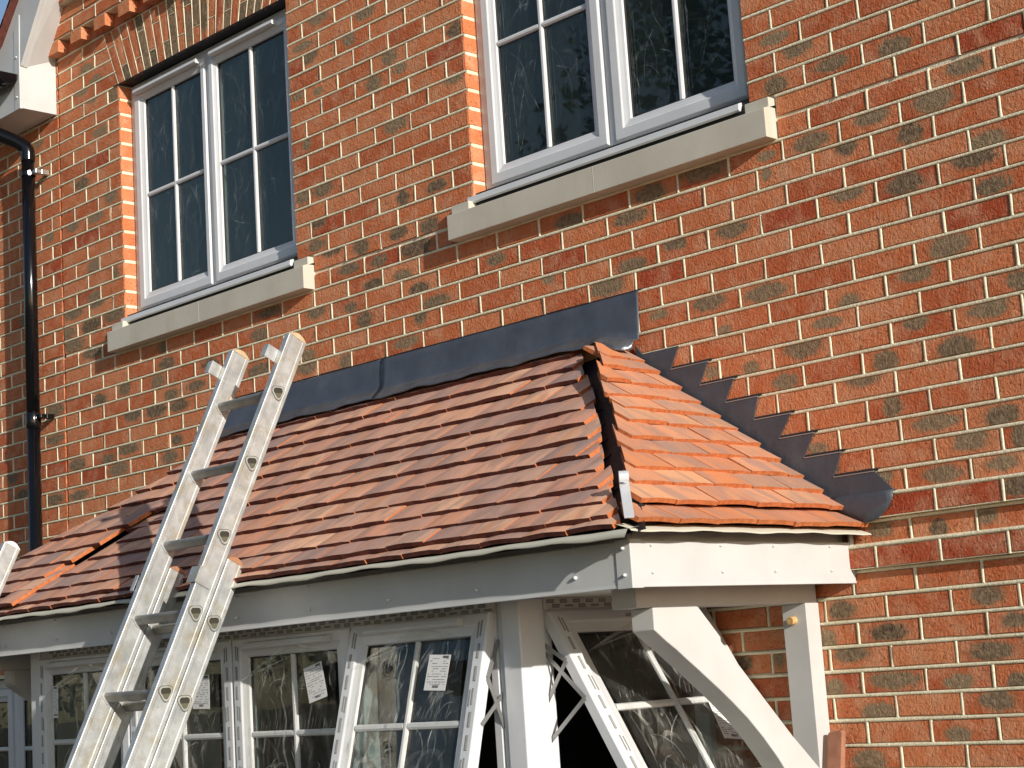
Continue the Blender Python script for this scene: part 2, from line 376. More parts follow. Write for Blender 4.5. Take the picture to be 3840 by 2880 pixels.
# ================================================================ the brick wall
WX0, WX1, WZ0, WZ1 = -6.9, 1.9, -2.1, 3.31
OPEN = [(-4.283, -2.918, 1.3125, 2.5125), (-1.800, -.453, 1.3125, 2.5125), (-3.55, -.90, -2.2, -.31), (-6.2, -4.9, -1.6, -.35)]
SILL = [(-4.360, -2.806), (-1.900, -.352)]
ARCH = [(-3.6005, .6825), (-1.1265, .6735)]
JX0, JX1 = -4.866, -4.853
PATCHES = [(-0.329,1.505,0.055,0.3),(-0.242,1.446,0.054,0.5),(-0.115,1.352,0.064,0.6),(0.119,1.338,0.06,0.6),(-0.341,1.346,0.046,0.7),(0.351,1.203,0.061,0.5),(0.235,1.13,0.068,0.4),(0.01,1.139,0.061,0.5),(0.143,1.052,0.043,0.8),(-0.223,1.121,0.065,0.6),(-0.092,1.071,0.04,0.9),(-0.411,1.061,0.018,0.3),(0.35,0.919,0.07,0.9),(-0.108,0.926,0.063,0.5),(0.106,0.9,0.065,0.8),(0.405,0.82,0.055,0.7),(-0.57,0.909,0.065,0.6),(-0.766,0.9,0.034,0.7),(0.236,0.675,0.067,0.4),(-0.404,1.122,0.037,0.3),(-0.671,1.144,0.1,0.6),(0.11,0.612,0.059,0.5),(0.444,0.527,0.034,0.6),(-0.454,0.672,0.081,0.5),(-0.694,0.686,0.062,0.6),(-0.137,0.58,0.04,0.3),(-0.225,0.528,0.053,0.3),(0.092,0.467,0.043,0.6),(0.34,0.461,0.065,0.4),(-0.329,0.467,0.072,0.6),(0.225,0.366,0.062,0.7),(-0.03,0.369,0.044,0.6),(-0.544,0.433,0.031,0.3),(-0.407,0.369,0.049,0.5),(-0.115,0.325,0.062,0.5),(-0.019,0.228,0.033,0.6),(0.125,0.154,0.073,0.4),(0.346,0.143,0.055,0.7),(0.237,0.086,0.06,0.4),(0.393,0.078,0.024,0.7),(0.334,0.005,0.054,0.3),(0.127,-0,0.062,0.5),(-0.071,0.02,0.028,0.4),(-0.706,0.45,0.026,0.3),(-0.639,0.58,0.026,0.2),(-0.306,0.134,0.036,0.3),(-0.107,-0.136,0.039,0.5),(0.26,-0.139,0.03,0.4),(0.232,-0.369,0.055,0.7),(-0.277,-0.377,0.045,0.7),(-0.111,-0.454,0.066,1),(0.312,-0.446,0.039,0.7),(-0.258,-0.511,0.062,0.7),(0.227,-0.529,0.069,0.7),(-0.327,-0.612,0.035,0.4),(-0.106,-0.598,0.082,0.5),(0.11,-0.612,0.046,0.3),(0.301,-0.616,0.029,0.7),(0.23,-0.67,0.054,0.6),(0.087,-0.762,0.041,0.4),(-0.228,-0.834,0.055,0.5),(-0.339,-0.459,0.029,0.4),(-0.681,-0.518,0.038,0.9),(-0.537,-0.511,0.019,0.4),(-2.571,1.207,0.06,0.7),(-2.382,1.199,0.048,0.7),(-2.429,1.105,0.049,0.9),(-2.236,1.103,0.056,0.4),(-2.147,1.034,0.055,0.9),(-1.7,1.056,0.05,0.6),(-1.024,0.886,0.064,0.6),(-2.043,0.963,0.072,0.6),(-2.574,1.043,0.04,0.7),(-2.489,0.974,0.049,0.8),(-2.148,0.921,0.037,0.8),(-2.24,0.831,0.074,0.4),(-1.147,0.833,0.081,0.5),(-1.433,0.922,0.031,0.3),(-0.915,0.687,0.041,0.3),(-2.622,0.823,0.05,0.5),(-4.754,1.443,0.088,0.6),(-4.596,1.349,0.087,1),(-4.547,1.458,0.086,0.6),(-4.381,1.362,0.083,0.7),(-4.761,1.277,0.089,0.5),(-4.588,1.214,0.086,0.8),(-3.94,1.039,0.064,0.8),(-4.304,0.981,0.054,0.7),(-4.022,0.972,0.052,0.5),(-4.529,0.964,0.056,0.9),(-3.91,0.887,0.05,0.7),(-3.708,0.898,0.074,0.8),(-4.243,0.843,0.067,0.8),(-4.043,0.835,0.078,0.9),(-3.85,0.827,0.076,0.9),(-4.292,0.685,0.108,0.7),(-3.878,0.672,0.05,0.8),(-4.473,0.657,0.055,0.7),(-4.76,0.672,0.073,0.7),(-3.94,0.6,0.063,0.6),(-4.379,0.6,0.083,0.5),(-4.752,0.517,0.087,0.7),(-4.978,0.828,0.091,0.7),(-4.971,0.978,0.091,0.6),(-4.991,0.522,0.091,0.8),(-5.301,0.964,0.08,0.6),(-5.3,0.582,0.079,0.7),(-5.409,0.685,0.065,0.7),(-3.592,0.979,0.06,0.9),(-3.221,0.887,0.079,0.7),(-2.883,0.842,0.063,0.5),(-3.21,1.044,0.056,0.6),(-2.802,1.068,0.062,0.6),(-2.692,1.273,0.072,0.8),(-3.125,1.131,0.089,0.8),(-4.538,1.645,0.072,0.4),(-2.694,2.35,0.063,0.4),(-2.81,2.253,0.065,0.3),(-4.525,2.509,0.044,0.2),(-4.461,2.321,0.072,0.25),(-2.719,2.022,0.031,0.3),(-2.859,2.035,0.043,0.3),(-2.81,1.819,0.026,0.5),(-2.859,1.59,0.042,0.5),(-2.762,1.457,0.052,0.9),(-2.78,1.352,0.052,0.6),(-2.678,1.309,0.062,0.9),(-4.378,1.963,0.056,0.4),(-4.526,1.888,0.071,0.4),(-4.748,1.9,0.06,0.5),(-4.979,1.887,0.046,0.4),(-4.626,2.571,0.059,0.25),(-4.491,2.605,0.058,0.2),(-5.067,2.428,0.048,0.4),(-2.385,2.269,0.059,0.5),(-2.494,2.188,0.04,0.4),(-2.245,2.03,0.048,0.4),(-1.841,2.021,0.052,0.9),(-2.351,1.948,0.049,0.5),(-2.183,1.964,0.038,0.2),(-2.231,1.735,0.066,0.4),(-2.003,1.423,0.062,0.9),(-2.209,1.423,0.037,0.9),(-2.249,1.285,0.056,0.9),(-2.062,1.273,0.054,0.8),(-2.485,1.28,0.049,0.8),(-2.142,1.203,0.101,0.9),(-1.868,1.824,0.053,0.2),(-1.304,1.108,0.069,0.7),(-1.014,1.057,0.078,0.7),(-0.821,0.918,0.048,0.7),(-0.913,1.122,0.07,0.6)]
wall = empty('brick_wall', (0, 0, 0), 'red brick house wall with kiln-burnt patches, projecting string courses and a soldier arch', 'wall')

class Bricks:
    def __init__(s): s.v = []; s.f = []; s.a = []; s.b = []
    def add(s, c, yf, depth=.012, patch=None, r=None, inset=.0028):
        # c: corners bl, br, tr, tl in (x,z)
        tx = [0, inset, .34 + U(-.06, .06), .67 + U(-.06, .06), inset, 0]
        L = max(.03, math.hypot(c[1][0] - c[0][0], c[1][1] - c[0][1])); H = max(.02, math.hypot(c[3][0] - c[0][0], c[3][1] - c[0][1]))
        us = [0, inset / L, tx[2], tx[3], 1 - inset / L, 1]; vs_ = [0, inset / H, .5 + U(-.12, .12), 1 - inset / H, 1]
        b = len(s.v); tilt = U(-.0012, .0012); tz = U(-.001, .001); pr = U(-.0012, .0012)
        for j, vv in enumerate(vs_):
            for i, uu in enumerate(us):
                x = (c[0][0] * (1 - uu) + c[1][0] * uu) * (1 - vv) + (c[3][0] * (1 - uu) + c[2][0] * uu) * vv
                z = (c[0][1] * (1 - uu) + c[1][1] * uu) * (1 - vv) + (c[3][1] * (1 - uu) + c[2][1] * uu) * vv
                e = i in (0, 5) or j in (0, 4)
                y = yf + depth if e else yf + pr + tilt * (uu - .5) + tz * (vv - .5) + U(-.0005, .0005)
                if not e and (i in (1, 4) or j in (1, 3)): y += U(0, .0014)
                s.v.append((x + U(-.0011, .0011), y, z + U(-.0012, .0012)))
        for j in range(4):
            for i in range(5): s.f.append((b + j * 6 + i, b + j * 6 + i + 1, b + j * 6 + 7 + i, b + j * 6 + 6 + i))
        n = len(s.v) - b
        r1 = random.random() if r is None else r
        px, pz, pr_, ps, rz = patch if patch else (c[0][0], c[0][1], .03, 0, .03)
        s.a += [(r1, ps, random.random(), 1)] * 1 and [(r1, ps, U(0, 1), 1)] * n
        s.b += [(px, pz, pr_, rz)] * n
    def side(s, x, y0, y1, z0, z1, r, patch=None):   # reveal return face facing +x, with a front arris
        b = len(s.v); i_ = .003
        P = [(x - .010, y0, z0), (x - .010, y1, z0), (x - .010, y1, z1), (x - .010, y0, z1),
             (x, y0 + i_, z0 + i_), (x, y1, z0 + i_), (x, y1, z1 - i_), (x, y0 + i_, z1 - i_)]
        for p in P: s.v.append((p[0] + U(-.0008, .0008), p[1], p[2] + U(-.0008, .0008)))
        for f in ((4, 5, 6, 7), (0, 1, 5, 4), (7, 6, 2, 3), (0, 4, 7, 3)): s.f.append(tuple(b + q for q in f))
        s.a += [(r, 0, U(0, 1), 1)] * 8; s.b += [(0, 0, .03, .03)] * 8
    def build(s, name, kind=None):
        me = bpy.data.meshes.new(name); me.from_pydata(s.v, [], s.f); me.materials.append(M_BRICK)
        for nm, dat in (('ba', s.a), ('bb', s.b)):
            at = me.attributes.new(nm, 'FLOAT_COLOR', 'POINT'); at.data.foreach_set('color', [q for t in dat for q in t])
        me.update(); o = obj(name, me, wall)
        if kind: o['kind'] = kind
        return o

def sub(iv, a, b):
    out = []
    for (p, q) in iv:
        if b <= p or a >= q: out.append((p, q)); continue
        if a > p: out.append((p, a))
        if b < q: out.append((b, q))
    return out
def px(P):
    d = Vector(P) - CP; z = d.dot(r2)
    return 1920 + 6574.128 * d.dot(r0) / z, 1440 + 6574.128 * d.dot(r1) / z, z
HIDE = [(0, 2160), (480, 1870), (830, 1620), (2180, 1300), (2390, 1090), (3380, 1860), (3260, 1960), (3210, 2190), (3060, 2260), (3120, 2880), (0, 2880)]
def inside(x, y, poly):
    c = False; n = len(poly)
    for i in range(n):
        (x1, y1), (x2, y2) = poly[i], poly[(i + 1) % n]
        if (y1 > y) != (y2 > y) and x < (x2 - x1) * (y - y1) / (y2 - y1) + x1: c = not c
    return c
def skew(cx, hw, z):   # arch skewback half width at height z
    return hw + .13 * (z - 2.5125) / .3
JB = MB()
def joint(p, q, w, y0, cutz=None):
    '''flush rounded mortar strip from p to q (x,z), w wide'''
    d = Vector((q[0] - p[0], q[1] - p[1])); L = d.length
    if L < .01: return
    d /= L; nv = Vector((-d.y, d.x)); n_ = max(1, int(L / .075)); vs = []
    for i in range(n_ + 1):
        c = Vector(p) + d * (L * i / n_); h = w / 2 + U(-.0007, .0010)
        for (o_, yy) in ((-h, y0 + .006), (-h * .84, y0 + .0004), (h * .78, y0 + U(-.0004, .0006)), (h, y0 + .006)):
            vs.append((c.x + nv.x * o_, yy, c.y + nv.y * o_))
    JB.add(vs, [(4 * i + k, 4 * i + 4 + k, 4 * i + 5 + k, 4 * i + 1 + k) for i in range(n_) for k in range(3)])
specs = []     # (area, corners, yface, depth, patch, r)
for k in range(-28, 44):
    zc = k * .075; z0 = zc - .0319; z1 = zc + .0319
    iv = [(WX0, JX0), (JX1, WX1)]
    for (a, b, c0, c1) in OPEN:
        if c0 < zc < c1: iv = sub(iv, a, b)
    if 1.1625 < zc < 1.3125:
        for (a, b) in SILL: iv = sub(iv, a - .004, b + .004)
    if zc > 2.86: iv = sub(iv, -99, -4.885 + (zc - 2.86) / 1.083)
    ar = 2.5125 < zc < 2.8125
    if ar:
        for (cx, hw) in ARCH: iv = sub(iv, cx - skew(cx, hw, zc) - .006, cx + skew(cx, hw, zc) + .006)
    yf = 0.0
    if k in (-1, -3): yf = -.029
    if k == 39 or k == 40: yf = -.056
    if k >= 41: yf = -.10
    off = 0 if k % 2 == 0 else .1125
    if k == 38: off = .1125
    if k < 38 and not (1.1625 < zc + .0375 < 1.29):
        for (p, q) in iv: joint((p, zc + .0366), (q, zc + .0368), .0106, yf - .0012)
    for (p, q) in iv:
        cuts = []
        x = math.floor((p - off) / .225) * .225 + off
        while x < q + .225:
            if p + .055 < x < q - .055: cuts.append(x)
            x += .225
        e = [p] + cuts + [q]
        for c_ in cuts: joint((c_, z0 - .001), (c_ + U(-.0012, .0012), z1 + .001), .0098, yf - .0006)
        for i in range(len(e) - 1):
            a, b = e[i], e[i + 1]
            la = a + (.0055 if i > 0 else 0); rb = b - (.0055 if i < len(e) - 2 else 0)
            la += U(-.002, .002) if i > 0 else 0; rb += U(-.002, .002) if i < len(e) - 2 else 0
            dz = U(-.0012, .0012)
            cc = [(la, z0 + dz), (rb, z0 + dz), (rb, z1 + dz), (la, z1 + dz)]
            if ar:
                for (cx, hw) in ARCH:
                    if abs(b - (cx - skew(cx, hw, zc) - .006)) < 1e-4:
                        cc[1] = (cx - skew(cx, hw, z0) - .006, z0); cc[2] = (cx - skew(cx, hw, z1) - .006, z1)
                    if abs(a - (cx + skew(cx, hw, zc) + .006)) < 1e-4:
                        cc[0] = (cx + skew(cx, hw, z0) + .006, z0); cc[3] = (cx + skew(cx, hw, z1) + .006, z1)
            patch = None
            for (px_, pz_, pr_, pd) in PATCHES:
                if la - .003 < px_ < rb + .003 and z0 - .004 < pz_ < z1 + .004:
                    patch = (px_, pz_, max(.02, min(pr_, .10)) * 1.05, max(.3, pd), U(.022, .036) if pd > .35 else U(.016, .024))
            u_, v_, w_ = px(((la + rb) / 2, 0, zc))
            infr = -60 < u_ < 3900 and -60 < v_ < 2940
            if patch is None and (not infr or random.random() < .10) and random.random() < .4:
                patch = (U(la, rb), zc + U(-.02, .02), U(.03, .08), U(.3, .8), .03)
            r = .17 + random.random() * .78 if random.random() > .03 else .04
            if yf < -.01 and k < 0: r = U(0, .07)
            ok = infr and not inside(u_, v_, HIDE)
            # a few bricks show under the canopy between bracket and post
            if -.78 < la < -.40 and -.75 < zc < -.36: ok = True
            area = (rb - la) / w_ ** 2 if ok and yf > -.03 else 0
            specs.append((area, cc, yf, .012, patch, r, k))
specs.sort(key=lambda t: -t[0])
rest = Bricks()
for i, (ar_, cc, yf, dep, patch, r, k) in enumerate(specs):
    if i < 296 and ar_ > 0:
        B_ = Bricks(); B_.add(cc, yf, dep if yf > -.01 else dep + .020, patch, r); B_.build('brick')
    elif k == 38:
        L = cc[1][0] - cc[0][0]
        rest.add(cc, yf, dep, patch, r)
    else: rest.add(cc, yf, dep if yf > -.01 else (.034 if k < 0 else .014), patch, r)
rest.build('brickwork', 'stuff')

# arch voussoirs: each brick of the flat gauged arch
for ai, (cx, hw) in enumerate(ARCH):
    N = 23
    for i in range(N):
        def X_(t, z): return cx + (t * 2 - 1) * skew(cx, hw, z)
        g0 = .0045 / (2 * hw); t0 = i / N + g0; t1 = (i + 1) / N - g0
        sp_ = [2.5125, 2.5125 + (.085 if i % 2 else .215) + U(-.006, .006), 2.8095]
        for j in (0, 1):
            za = sp_[j] + (.003 if j else 0); zb = sp_[j + 1] - (.003 if j == 0 else 0)
            V = Bricks(); dark = random.random() < .42
            zm = (za + zb) / 2; xm = (X_(t0, zm) + X_(t1, zm)) / 2
            pt = (xm + U(-.02, .02), zm + U(-.03, .03), U(.05, .12), U(.4, .8), U(.06, .14)) if dark else None
            V.add([(X_(t0, za), za), (X_(t1, za), za), (X_(t1, zb), zb), (X_(t0, zb), zb)], 0.0, .012, pt)
            V.build('voussoir')
        joint((X_(i / N, 2.5135), 2.5135), (X_(i / N, 2.809), 2.809), .006, 0.0)
        joint((X_(t0, sp_[1]), sp_[1]), (X_(t1, sp_[1]), sp_[1]), .005, 0.0)
# dentil headers under the corbel course
xd = -4.855 + .0
while xd < 1.6:
    D_ = MB(); a, b = xd - .0, xd + .103
    Bd = Bricks(); z0, z1 = 2.82, 2.882
    j = [U(-.0015, .0015) for _ in range(8)]
    Bd.v = [(a, .01, z0), (b, .01, z0), (b, .01, z1), (a, .01, z1), (a + j[0], -.056, z0 + j[1]), (b + j[2], -.056, z0 + j[3]), (b + j[4], -.056, z1), (a, -.056, z1)]
    Bd.f = [(4, 5, 6, 7), (0, 1, 5, 4), (1, 2, 6, 5), (3, 7, 6, 2), (0, 4, 7, 3)]
    Bd.a = [(U(.5, .95), 0, U(0, 1), 1)] * 8; Bd.b = [(0, 0, .03, .03)] * 8
    Bd.build('dentil_brick'); xd += .225
# return faces at the left reveals, brick by brick
for (a, b, c0, c1) in OPEN[:2]:
    for k in range(18, 34):
        zc = k * .075
        joint_ = 0; R_ = Bricks(); R_.side(a, -.0, .105, zc - .0325, zc + .0325, U(.55, .95)); R_.build('reveal_brick')

# mortar bed, one sheet 6 mm behind the faces, with the openings left out
mo = MB(); YM = .0072
xs = sorted({WX0, WX1, -4.90, JX0 - .001, JX1 + .001} | {v for o_ in OPEN for v in o_[:2]})
OPEN = [(a, b, 1.287 if c == 1.3125 else c, d) for a, b, c, d in OPEN]
zs = sorted({WZ0, WZ1} | {v for o_ in OPEN for v in o_[2:] if v > WZ0} | {2.86})
for i in range(len(xs) - 1):
    for j in range(len(zs) - 1):
        xc, zc = (xs[i] + xs[i + 1]) / 2, (zs[j] + zs[j + 1]) / 2
        if JX0 - .002 < xc < JX1 + .002 or (xc < -4.90 and zc > 2.86): continue
        if any(o_[0] < xc < o_[1] and o_[2] < zc < o_[3] for o_ in OPEN): continue
        mo.add([(xs[i], YM, zs[j]), (xs[i + 1], YM, zs[j]), (xs[i + 1], YM, zs[j + 1]), (xs[i], YM, zs[j + 1])], [(0, 1, 2, 3)])
for (a, b, c0, c1) in OPEN:   # opening returns
    c0 = max(c0, WZ0)
    mo.add([(a - .003, YM, c0), (a - .003, .17, c0), (a - .003, .17, c1), (a - .003, YM, c1)], [(0, 1, 2, 3)])
    mo.add([(b + .003, YM, c0), (b + .003, .17, c0), (b + .003, .17, c1), (b + .003, YM, c1)], [(3, 2, 1, 0)])
for k in (-1, -3):  # mortar of the projecting courses
    mo.box(WX0, WX1, -.022, .004, k * .075 - .030, k * .075 + .030)
    mo.add([(WX0, -.028, k * .075 + .030), (WX1, -.028, k * .075 + .030), (WX1, .002, k * .075 + .046), (WX0, .002, k * .075 + .046)], [(0, 1, 2, 3)])
    mo.box(WX0, WX1, -.0270, .004, k * .075 - .0325, k * .075 - .030)
for (z0, z1, y) in ((2.8875, 3.04, -.049), (3.0401, 3.31, -.093)): mo.box(-4.80, WX1, y, .004, z0, z1)
o = mo.build('mortar', M_MORTAR, wall, recalc=False)
JB.build('mortar_joints', M_MORTAR, wall, smooth=True, recalc=False)['kind'] = 'stuff'
bk = MB(); bk.add([(WX0, .175, WZ0), (WX1, .175, WZ0), (WX1, .175, WZ1), (WX0, .175, WZ1)], [(3, 2, 1, 0)])
jb = MB(); jb.box(JX0 - .02, JX1 + .02, .02, .03, WZ0, WZ1); jb.build('movement_joint', M_GASKET_SHADE, wall)
# steel lintels over the openings and mortar lip
for (a, b, c0, c1) in OPEN[:2]:
    l = MB(); l.box(a - .03, b + .03, .006, .071, c1 + .0005, c1 + .05); l.box(a - .04, b + .04, -.004, .006, c1 - .0015, c1 + .0022); l.build('lintel', M_LINTEL, wall)
for (a, b, c0, c1) in OPEN[:2]:
    l = MB(); l.box(a, b, .012, .10, 1.2885, 1.3405); l.build('cill_gap_shade', M_GASKET_SHADE, wall)  # dark filler box stands in for the shadow gap under the cill
# leaf behind so that no light leaks round the openings
lb = MB()
for i in range(len(xs) - 1):
    for j in range(len(zs) - 1):
        xc, zc = (xs[i] + xs[i + 1]) / 2, (zs[j] + zs[j + 1]) / 2
        if any(o_[0] < xc < o_[1] and o_[2] < zc < o_[3] for o_ in OPEN) or (xc < -4.90 and zc > 2.86): continue
        lb.add([(xs[i], .172, zs[j]), (xs[i + 1], .172, zs[j]), (xs[i + 1], .172, zs[j + 1]), (xs[i], .172, zs[j + 1])], [(3, 2, 1, 0)])
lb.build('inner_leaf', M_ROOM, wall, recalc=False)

# ================================================================ stone sills
def sill(x0, x1, xj, label):
    t = empty('stone_sill', (x0, 0, 1.165), label, 'sill', 'stone sills under the upper windows')
    def piece(a, b, la, rb):
        # profile in (y,z): front face, weathered slope, seat
        M_ = MB(); s0 = a; s1 = b
        prof = [(-.057, 1.1655), (.07, 1.1655), (.07, 1.298), (.0, 1.283), (-.057, 1.264)]
        M_.prism(prof, lambda y, z, d: (d - x0, y, z - 1.165), s0, s1)
        if la: M_.box(a - x0, a + .098 - x0, -.030, .069, 1.27 - 1.165, 1.3065 - 1.165)
        if rb: M_.box(b - .098 - x0, b - x0, -.030, .069, 1.27 - 1.165, 1.3065 - 1.165)
        M_.build('sill_stone', M_STONE, t, bevel=.002)
    piece(x0, xj - .002, True, False); piece(xj + .002, x1, False, True)
    j = MB(); j.box(xj - .0019 - x0, xj + .0019 - x0, -.0575, .06, .0015, .0985); j.build('mortar_joint', M_CREAM, t)
sill(-4.358, -2.807, -3.585, 'pale cast stone sill under the left upper window, above the ladder')
sill(-1.897, -.353, -1.123, 'pale cast stone sill under the right upper window, nearest the flashing end')
# ================================================================ windows
SASH = [(0, .022), (0, -.010), (.004, -.015), (.034, -.015), (.039, -.010), (.050, -.005), (.060, -.002), (.063, .016)]
def ribbon(mb, pts, w, mi=0):
    P = [Vector(p) for p in pts]; vs = []
    for i, p in enumerate(P):
        t = (P[min(i + 1, len(P) - 1)] - P[max(i - 1, 0)]); nrm = Vector((-t.z, 0, t.x)).normalized()
        ww = w * math.sin(math.pi * (i + .35) / (len(P) - .3)) * .5 + .0003
        vs += [p + nrm * ww, p - nrm * ww + Vector((0, U(-.0006, .0006), 0))]
    mb.add(vs, [(2 * i, 2 * i + 1, 2 * i + 3, 2 * i + 2) for i in range(len(P) - 1)], mi)
def crease(mb, x0, x1, z0, z1, y, L, w, ang=None, mi=0):
    a = U(0, 2 * math.pi) if ang is None else ang + U(-.5, .5)
    x, z = U(x0, x1), U(z0, z1); cur = U(-2.2, 2.2) if random.random() < .8 else U(-3.5, 3.5); pts = []; n = 9
    for i in range(n):
        if not (x0 < x < x1 and z0 < z < z1): break
        pts.append((x, y + U(-.001, .001), z)); x += math.cos(a) * L / n; z += math.sin(a) * L / n; a += cur / n + U(-.12, .12)
    if len(pts) > 2: ribbon(mb, pts, w, mi)
def slot_mesh(name, L, Wd, vertical=True):
    b = MB(); a, c = (Wd / 2, L / 2) if vertical else (L / 2, Wd / 2)
    b.box(-a, a, -.0010, 0, -c, c, 1); b.box(-a + .0016, a - .0016, -.0016, -.0010, -c + .0018, c - .0018, 0)
    return b.mesh(name, [M_SLOT, M_SLOTRIM])
SL_V = slot_mesh('slot_upright', .045, .0105); SL_N = slot_mesh('slot_narrow', .050, .0055)
SL_H = slot_mesh('slot_level', .031, .0105, False); SL_H2 = slot_mesh('slot_level_narrow', .034, .0055, False)

def make_sash(parent, W_, H, mw, gx0, gx1, gz1, gz0, nz, bx=None, film=None, slots='', name='sash'):
    """local: x 0..W right, z 0..-H down, y<0 outwards. glass area gx0..gx1, gz0(bottom)..gz1(top)"""
    sc = gx0 / .063
    prof = [(i * sc, y) for i, y in SASH]
    M_ = MB()
    # ring with its own top/bottom inset: build from four mitred runs
    n = len(prof); vs = []
    tz, bz = -gz1, H + gz0; rx = W_ - gx1
    for (sx, sz) in ((0, 0), (1, 0), (1, 1), (0, 1)):
        for (ins, y) in prof:
            f = ins / gx0
            vs.append(((f * gx0) if sx == 0 else W_ - f * rx, y, (-H + f * bz) if sz == 0 else (-f * tz)))
    fs = []
    for k in range(4):
        k2 = (k + 1) % 4
        for i in range(n - 1): fs.append((k * n + i, k2 * n + i, k2 * n + i + 1, k * n + i + 1))
    M_.add(vs, fs); s = M_.build(name, M_PVC, parent, bevel=.0012, seg=1, mw=mw)
    G = MB(); G.ring(gx0 - .002, gx1 + .002, gz0 - .002, gz1 + .002, [(0, .0065), (.005, .0060), (.0055, .013)]); G.build('gasket', M_GASKET_SHADE, s)
    bx = (gx0 + gx1) / 2 if bx is None else bx
    hz = [gz1 + (gz0 - gz1) * (i + 1) / nz for i in range(nz - 1)]
    xe = [gx0, bx - .0105, bx + .0105, gx1]; ze = [gz1] + [q for h in hz for q in (h + .0105, h - .0105)] + [gz0]
    for a, b in ((gx0, bx), (bx, gx1)):
        for j in range(nz):
            za = gz1 + (gz0 - gz1) * j / nz; zb = gz1 + (gz0 - gz1) * (j + 1) / nz
            p = MB(); p.box(a + .001, b - .001, .0105, .0135, zb + .001, za - .001); p.build('pane', M_GLASS, s)
    cs = [(-.0105, .010), (-.0105, .003), (-.0045, -.0015), (.0045, -.0015), (.0105, .003), (.0105, .010)]
    b = MB(); b.prism(cs, lambda a, y, d: (bx + a, y, d), gz0, gz1); b.build('glazing_bar', M_PVC, s)
    for h in hz:
        for a0, a1 in ((gx0, bx - .0107), (bx + .0107, gx1)):
            b = MB(); b.prism(cs, lambda a, y, d: (d, y, h + a), a0, a1); b.build('glazing_bar', M_PVC, s)
    if film == 'in':
        F = MB()
        for (a, c) in ((gx0, bx - .012), (bx + .012, gx1)):
            for j in range(nz):
                za = gz1 + (gz0 - gz1) * j / nz; zb = gz1 + (gz0 - gz1) * (j + 1) / nz
                for _ in range(7):
                    crease(F, a + .015, c - .015, zb + .02, za - .02, .0135, U(.15, .42), U(.010, .026), 1.5, 2)
                for _ in range(11): crease(F, a + .01, c - .005, zb + .01, za - .01, .0095, U(.08, .38), U(.0010, .0040), 1.4 if random.random() < .65 else None)
                for q in (.012, .020, .034):   # folded film edge beside the frame
                    ribbon(F, [(a + q + U(-.001, .001), .0092, zb + .008 + (za - zb - .02) * t / 9) for t in range(10)], U(.002, .0035))
        F.cur = 1
        F.add([(gx0 + .004, .0142, gz0 + .004), (gx1 - .004, .0142, gz0 + .004), (gx1 - .004, .0142, gz1 - .004), (gx0 + .004, .0142, gz1 - .004)], [(0, 1, 2, 3)], 1)
        F.build('protective_film', [M_CREASE_IN, M_HAZE, M_SWATH], s, recalc=False)
    if film == 'out':
        F = MB(); nxg, nzg = 22, 26
        top = gz1 + .035
        pk = U(.35, .6)
        def ztop(u): return top - (abs(u - pk) ** 1.1) * (.22 if u < pk else .10)
        vs = []; ph = U(0, 6)
        for j in range(nzg + 1):
            for i in range(nxg + 1):
                u = i / nxg; w = j / nzg; x = gx0 - .018 + (gx1 - gx0 + .030) * u; z1_ = ztop(u); z = z1_ + (gz0 - z1_) * w
                y = -.019 - .004 * math.sin(9 * u + 5 * w + ph) - .003 * math.sin(23 * u - 17 * w + ph * 2) + U(-.0014, .0014)
                vs.append((x, y, z))
        F.add(vs, [(j * (nxg + 1) + i, (j + 1) * (nxg + 1) + i, (j + 1) * (nxg + 1) + i + 1, j * (nxg + 1) + i + 1) for j in range(nzg) for i in range(nxg)], 0)
        for j in range(nz):
            za = gz1 + (gz0 - gz1) * j / nz; zb = gz1 + (gz0 - gz1) * (j + 1) / nz
            for (a, c) in ((gx0, bx), (bx, gx1)):
                for _ in range(8): crease(F, a + .01, c - .01, zb + .01, za - .01, -.0225, U(.10, .25), U(.008, .02), 1.3, 2)
                for _ in range(13): crease(F, a + .006, c - .004, zb + .004, za - .004, -.024, U(.04, .22), U(.0012, .0040), 1.25, 1)
                for q in range(13):
                    x = a + .012 + (c - a - .02) * (q + U(-.3, .3)) / 13; z_ = zb + .012; L = U(.012, .045)
                    ribbon(F, [(x + L * .35 * t / 4, -.024, z_ + L * t / 4) for t in range(5)], U(.0015, .003), 1)
        ribbon(F, [(gx0 - .018 + (gx1 - gx0 + .030) * t / 16, -.026, ztop(t / 16)) for t in range(17)], .006, 1)
        for e_ in (.02, .05): ribbon(F, [(gx0 - .018 + (gx1 - gx0) * pk * t / 9, -.027, ztop(pk * t / 9) - e_ * t / 9) for t in range(10)], .006, 1)
        ribbon(F, [(bx - .022 + .012 * math.sin(t * 1.3), -.027, gz1 + (gz0 - gz1) * .48 * t / 14) for t in range(15)], .010, 1)
        F.build("protective_film", [M_FILM, M_CREASE, M_SWATH], s, smooth=True)
    def put(me, x, y, z):
        o = obj('slot', me, s); o.location = (x, y, z)
    if 'l' in slots or 'r' in slots:
        z = -.05; i = 0
        while z > -H + .05:
            for side, x0 in (('l', gx0 * .30), ('r', W_ - gx0 * .30)):
                if side in slots:
                    put(SL_V if i % 3 else SL_N, x0, -.0150, z)
                    if i % 3 == 0: put(SL_N, x0 + .012 * (1 if side == 'l' else -1), -.0150, z - .004)
            z -= .069; i += 1
    return s

